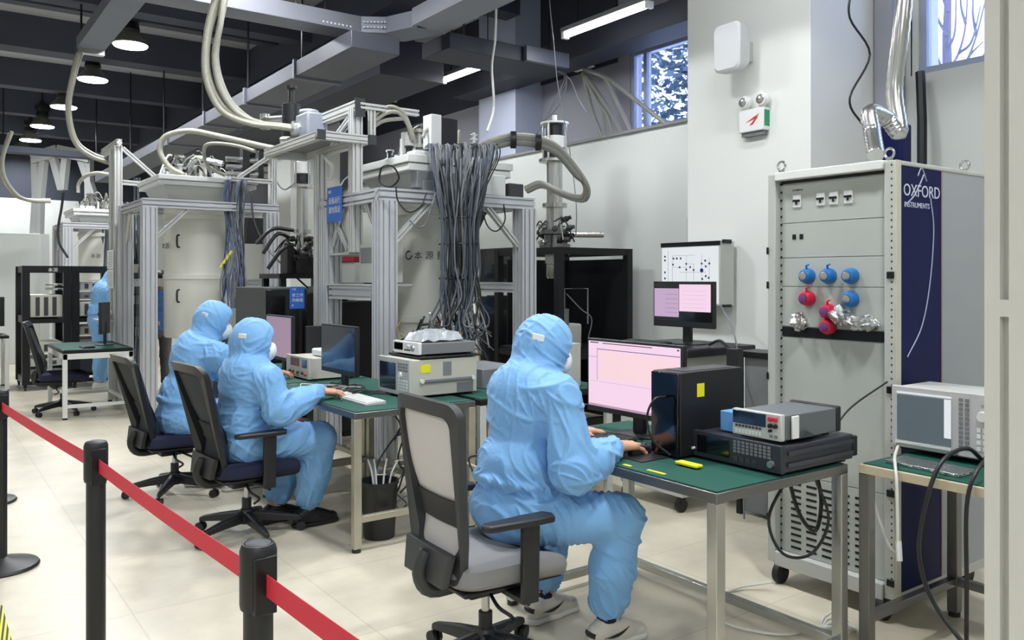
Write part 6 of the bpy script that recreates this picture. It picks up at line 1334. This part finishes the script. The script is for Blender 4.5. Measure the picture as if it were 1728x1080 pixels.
for l_, pts, r, m_ in (('black cable looping under the right end of the foreground table', [(2.75, 1.98, .73), (2.66, 2.0, .58), (2.72, 1.98, .44), (2.86, 1.95, .42), (2.93, 1.92, .55), (2.88, 1.95, .72)], .006, cable_b),
        ('straight black cable hanging under the foreground signal generator', [(2.9, 2.1, .74), (2.92, 2.05, .55), (2.96, 2.0, .48), (3.0, 2.0, .60), (3.02, 2.05, .74)], .008, cable_b),
        ('white cable drooping over the front edge of the analyser table', [(3.33, 1.86, .80), (3.2, 1.80, .785), (3.06, 1.72, .785), (3.0, 1.68, .72), (2.98, 1.665, .50), (3.02, 1.70, .46), (3.1, 1.78, .48), (3.2, 1.90, .62), (3.25, 1.95, .72)], .006, cable_w),
        ('left thick black cable arching out of the network analyser and down', [(3.345, 1.53, .80), (3.22, 1.53, .86), (3.06, 1.54, .83), (2.99, 1.56, .70), (2.98, 1.585, .50), (2.96, 1.52, .34), (2.92, 1.35, .20), (2.9, 1.2, .015), (2.9, 1.0, .012)], .008, cable_b),
        ('right thick black cable arching out of the network analyser and down', [(3.345, 1.48, .80), (3.2, 1.43, .85), (3.04, 1.41, .82), (2.99, 1.42, .70), (2.99, 1.42, .40), (2.98, 1.42, .012), (3.1, 1.5, .012)], .0075, cable_b),
        ('pale cable coiled on the floor under the tall rack', [(3.35, 2.5, .04), (3.2, 2.6, .01), (2.95, 2.55, .01), (2.85, 2.35, .01), (2.95, 2.15, .01), (3.15, 2.1, .01), (3.25, 2.0, .01)], .006, cable_w),
        ('grey cable on the floor at the lower right', [(3.9, 1.7, .5), (3.85, 1.65, .1), (3.6, 1.6, .01), (3.3, 1.55, .01), (3.05, 1.6, .01)], .006, cable_g),
        ('thin cable behind the signal generator rising to the rack', [(3.05, 2.0, .84), (3.2, 2.0, .95), (3.44, 1.97, 1.05)], .004, cable_b)):
    cable(l_, pts, r, m_)
solo('cable_tie_sleeve', MB().tube([(2.985, 1.665, .52), (2.975, 1.655, .45)], .011, 8), white, 'small white sleeve at the low point of the white cable', 'sleeve')
for k, (x, y) in enumerate(((3.2, 2.05), )):
    tt = thing('cable_tangle', 'small coil of white cable on the floor beneath the analyser table', 'cables', (x, y, 0), local=False)
    for j in range(3): part('cable', MB().tube([V((x+(.05+.01*j)*math.cos(a), y+(.05+.01*j)*math.sin(a), .01+.02*j*(math.sin(a*2)+1)*.5)) for a in [i*.5 for i in range(14)]], .005, 6), cable_w, tt)
# power strip and shoes box on the floor below the middle chair
t = thing('power_strip', 'white power strip with red end lying behind the middle chair', 'power strip', (2.0, 5.9, 0), local=False)
p = onZ(350, 822, .0); part('strip', MB().bar(p+V((-.12, .12, .02)), p+V((.14, -.10, .02)), .06, .03), whitep, t, .004); part('red_end', MB().bar(p+V((.14, -.10, .02)), p+V((.19, -.14, .02)), .06, .032), redp, t, .004)
# dark valve work around both steel inserts
R = random.Random(21)
for I_, cx, cy, z, s in ((I2, 3.32, 8.35, 1.80, 1.0), (I1, 5.3, 6.59, 1.98, .8)):
    for k in range(14):
        a = R.uniform(0, 6.28); r = R.uniform(.08, .2)*s; p = V((cx+r*math.cos(a), cy+r*math.sin(a), z+R.uniform(-.12, .12)))
        m = MB(); m.lathe([(.018, 0), (.03, .01), (.03, .05), (.02, .06), (.02, .09)], p, 12, (math.cos(a), math.sin(a), R.uniform(-.3, .8))); part('valve', m, R.choice([black, black, steel, dgrey]), I_)
    for k in range(9):
        a, b = R.uniform(0, 6.28), R.uniform(0, 6.28); p = V((cx+.08*math.cos(a), cy+.08*math.sin(a), z+R.uniform(-.1, .1))); q = V((cx+.28*s*math.cos(b), cy+.28*s*math.sin(b), z+R.uniform(-.25, .05)))
        part('tube_line', MB().tube([p, p.lerp(q, .5)+V((0, 0, .12)), q], .008, 6, 0, 6), R.choice([black, steel, cable_b]), I_)
part('black_block', MB().box(3.18, 8.15, 1.55, 3.46, 8.25, 1.72).box(3.1, 8.2, 1.55, 3.18, 8.4, 1.82), black, I2, .006)
# red topped white boxes glimpsed behind the nearest frame
t = thing('instrument_case', 'white case with a red lid glimpsed behind the nearest frame', 'case', (3.75, 7.5, 1.28), local=False)
part('case_body', MB().box(3.45, 7.35, 1.28, 3.85, 7.8, 1.66), lgrey, t, .01); part('lid', MB().box(3.44, 7.34, 1.66, 3.86, 7.81, 1.72), mat('dark_red_lid', rgb(150, 24, 44), .5), t, .006)
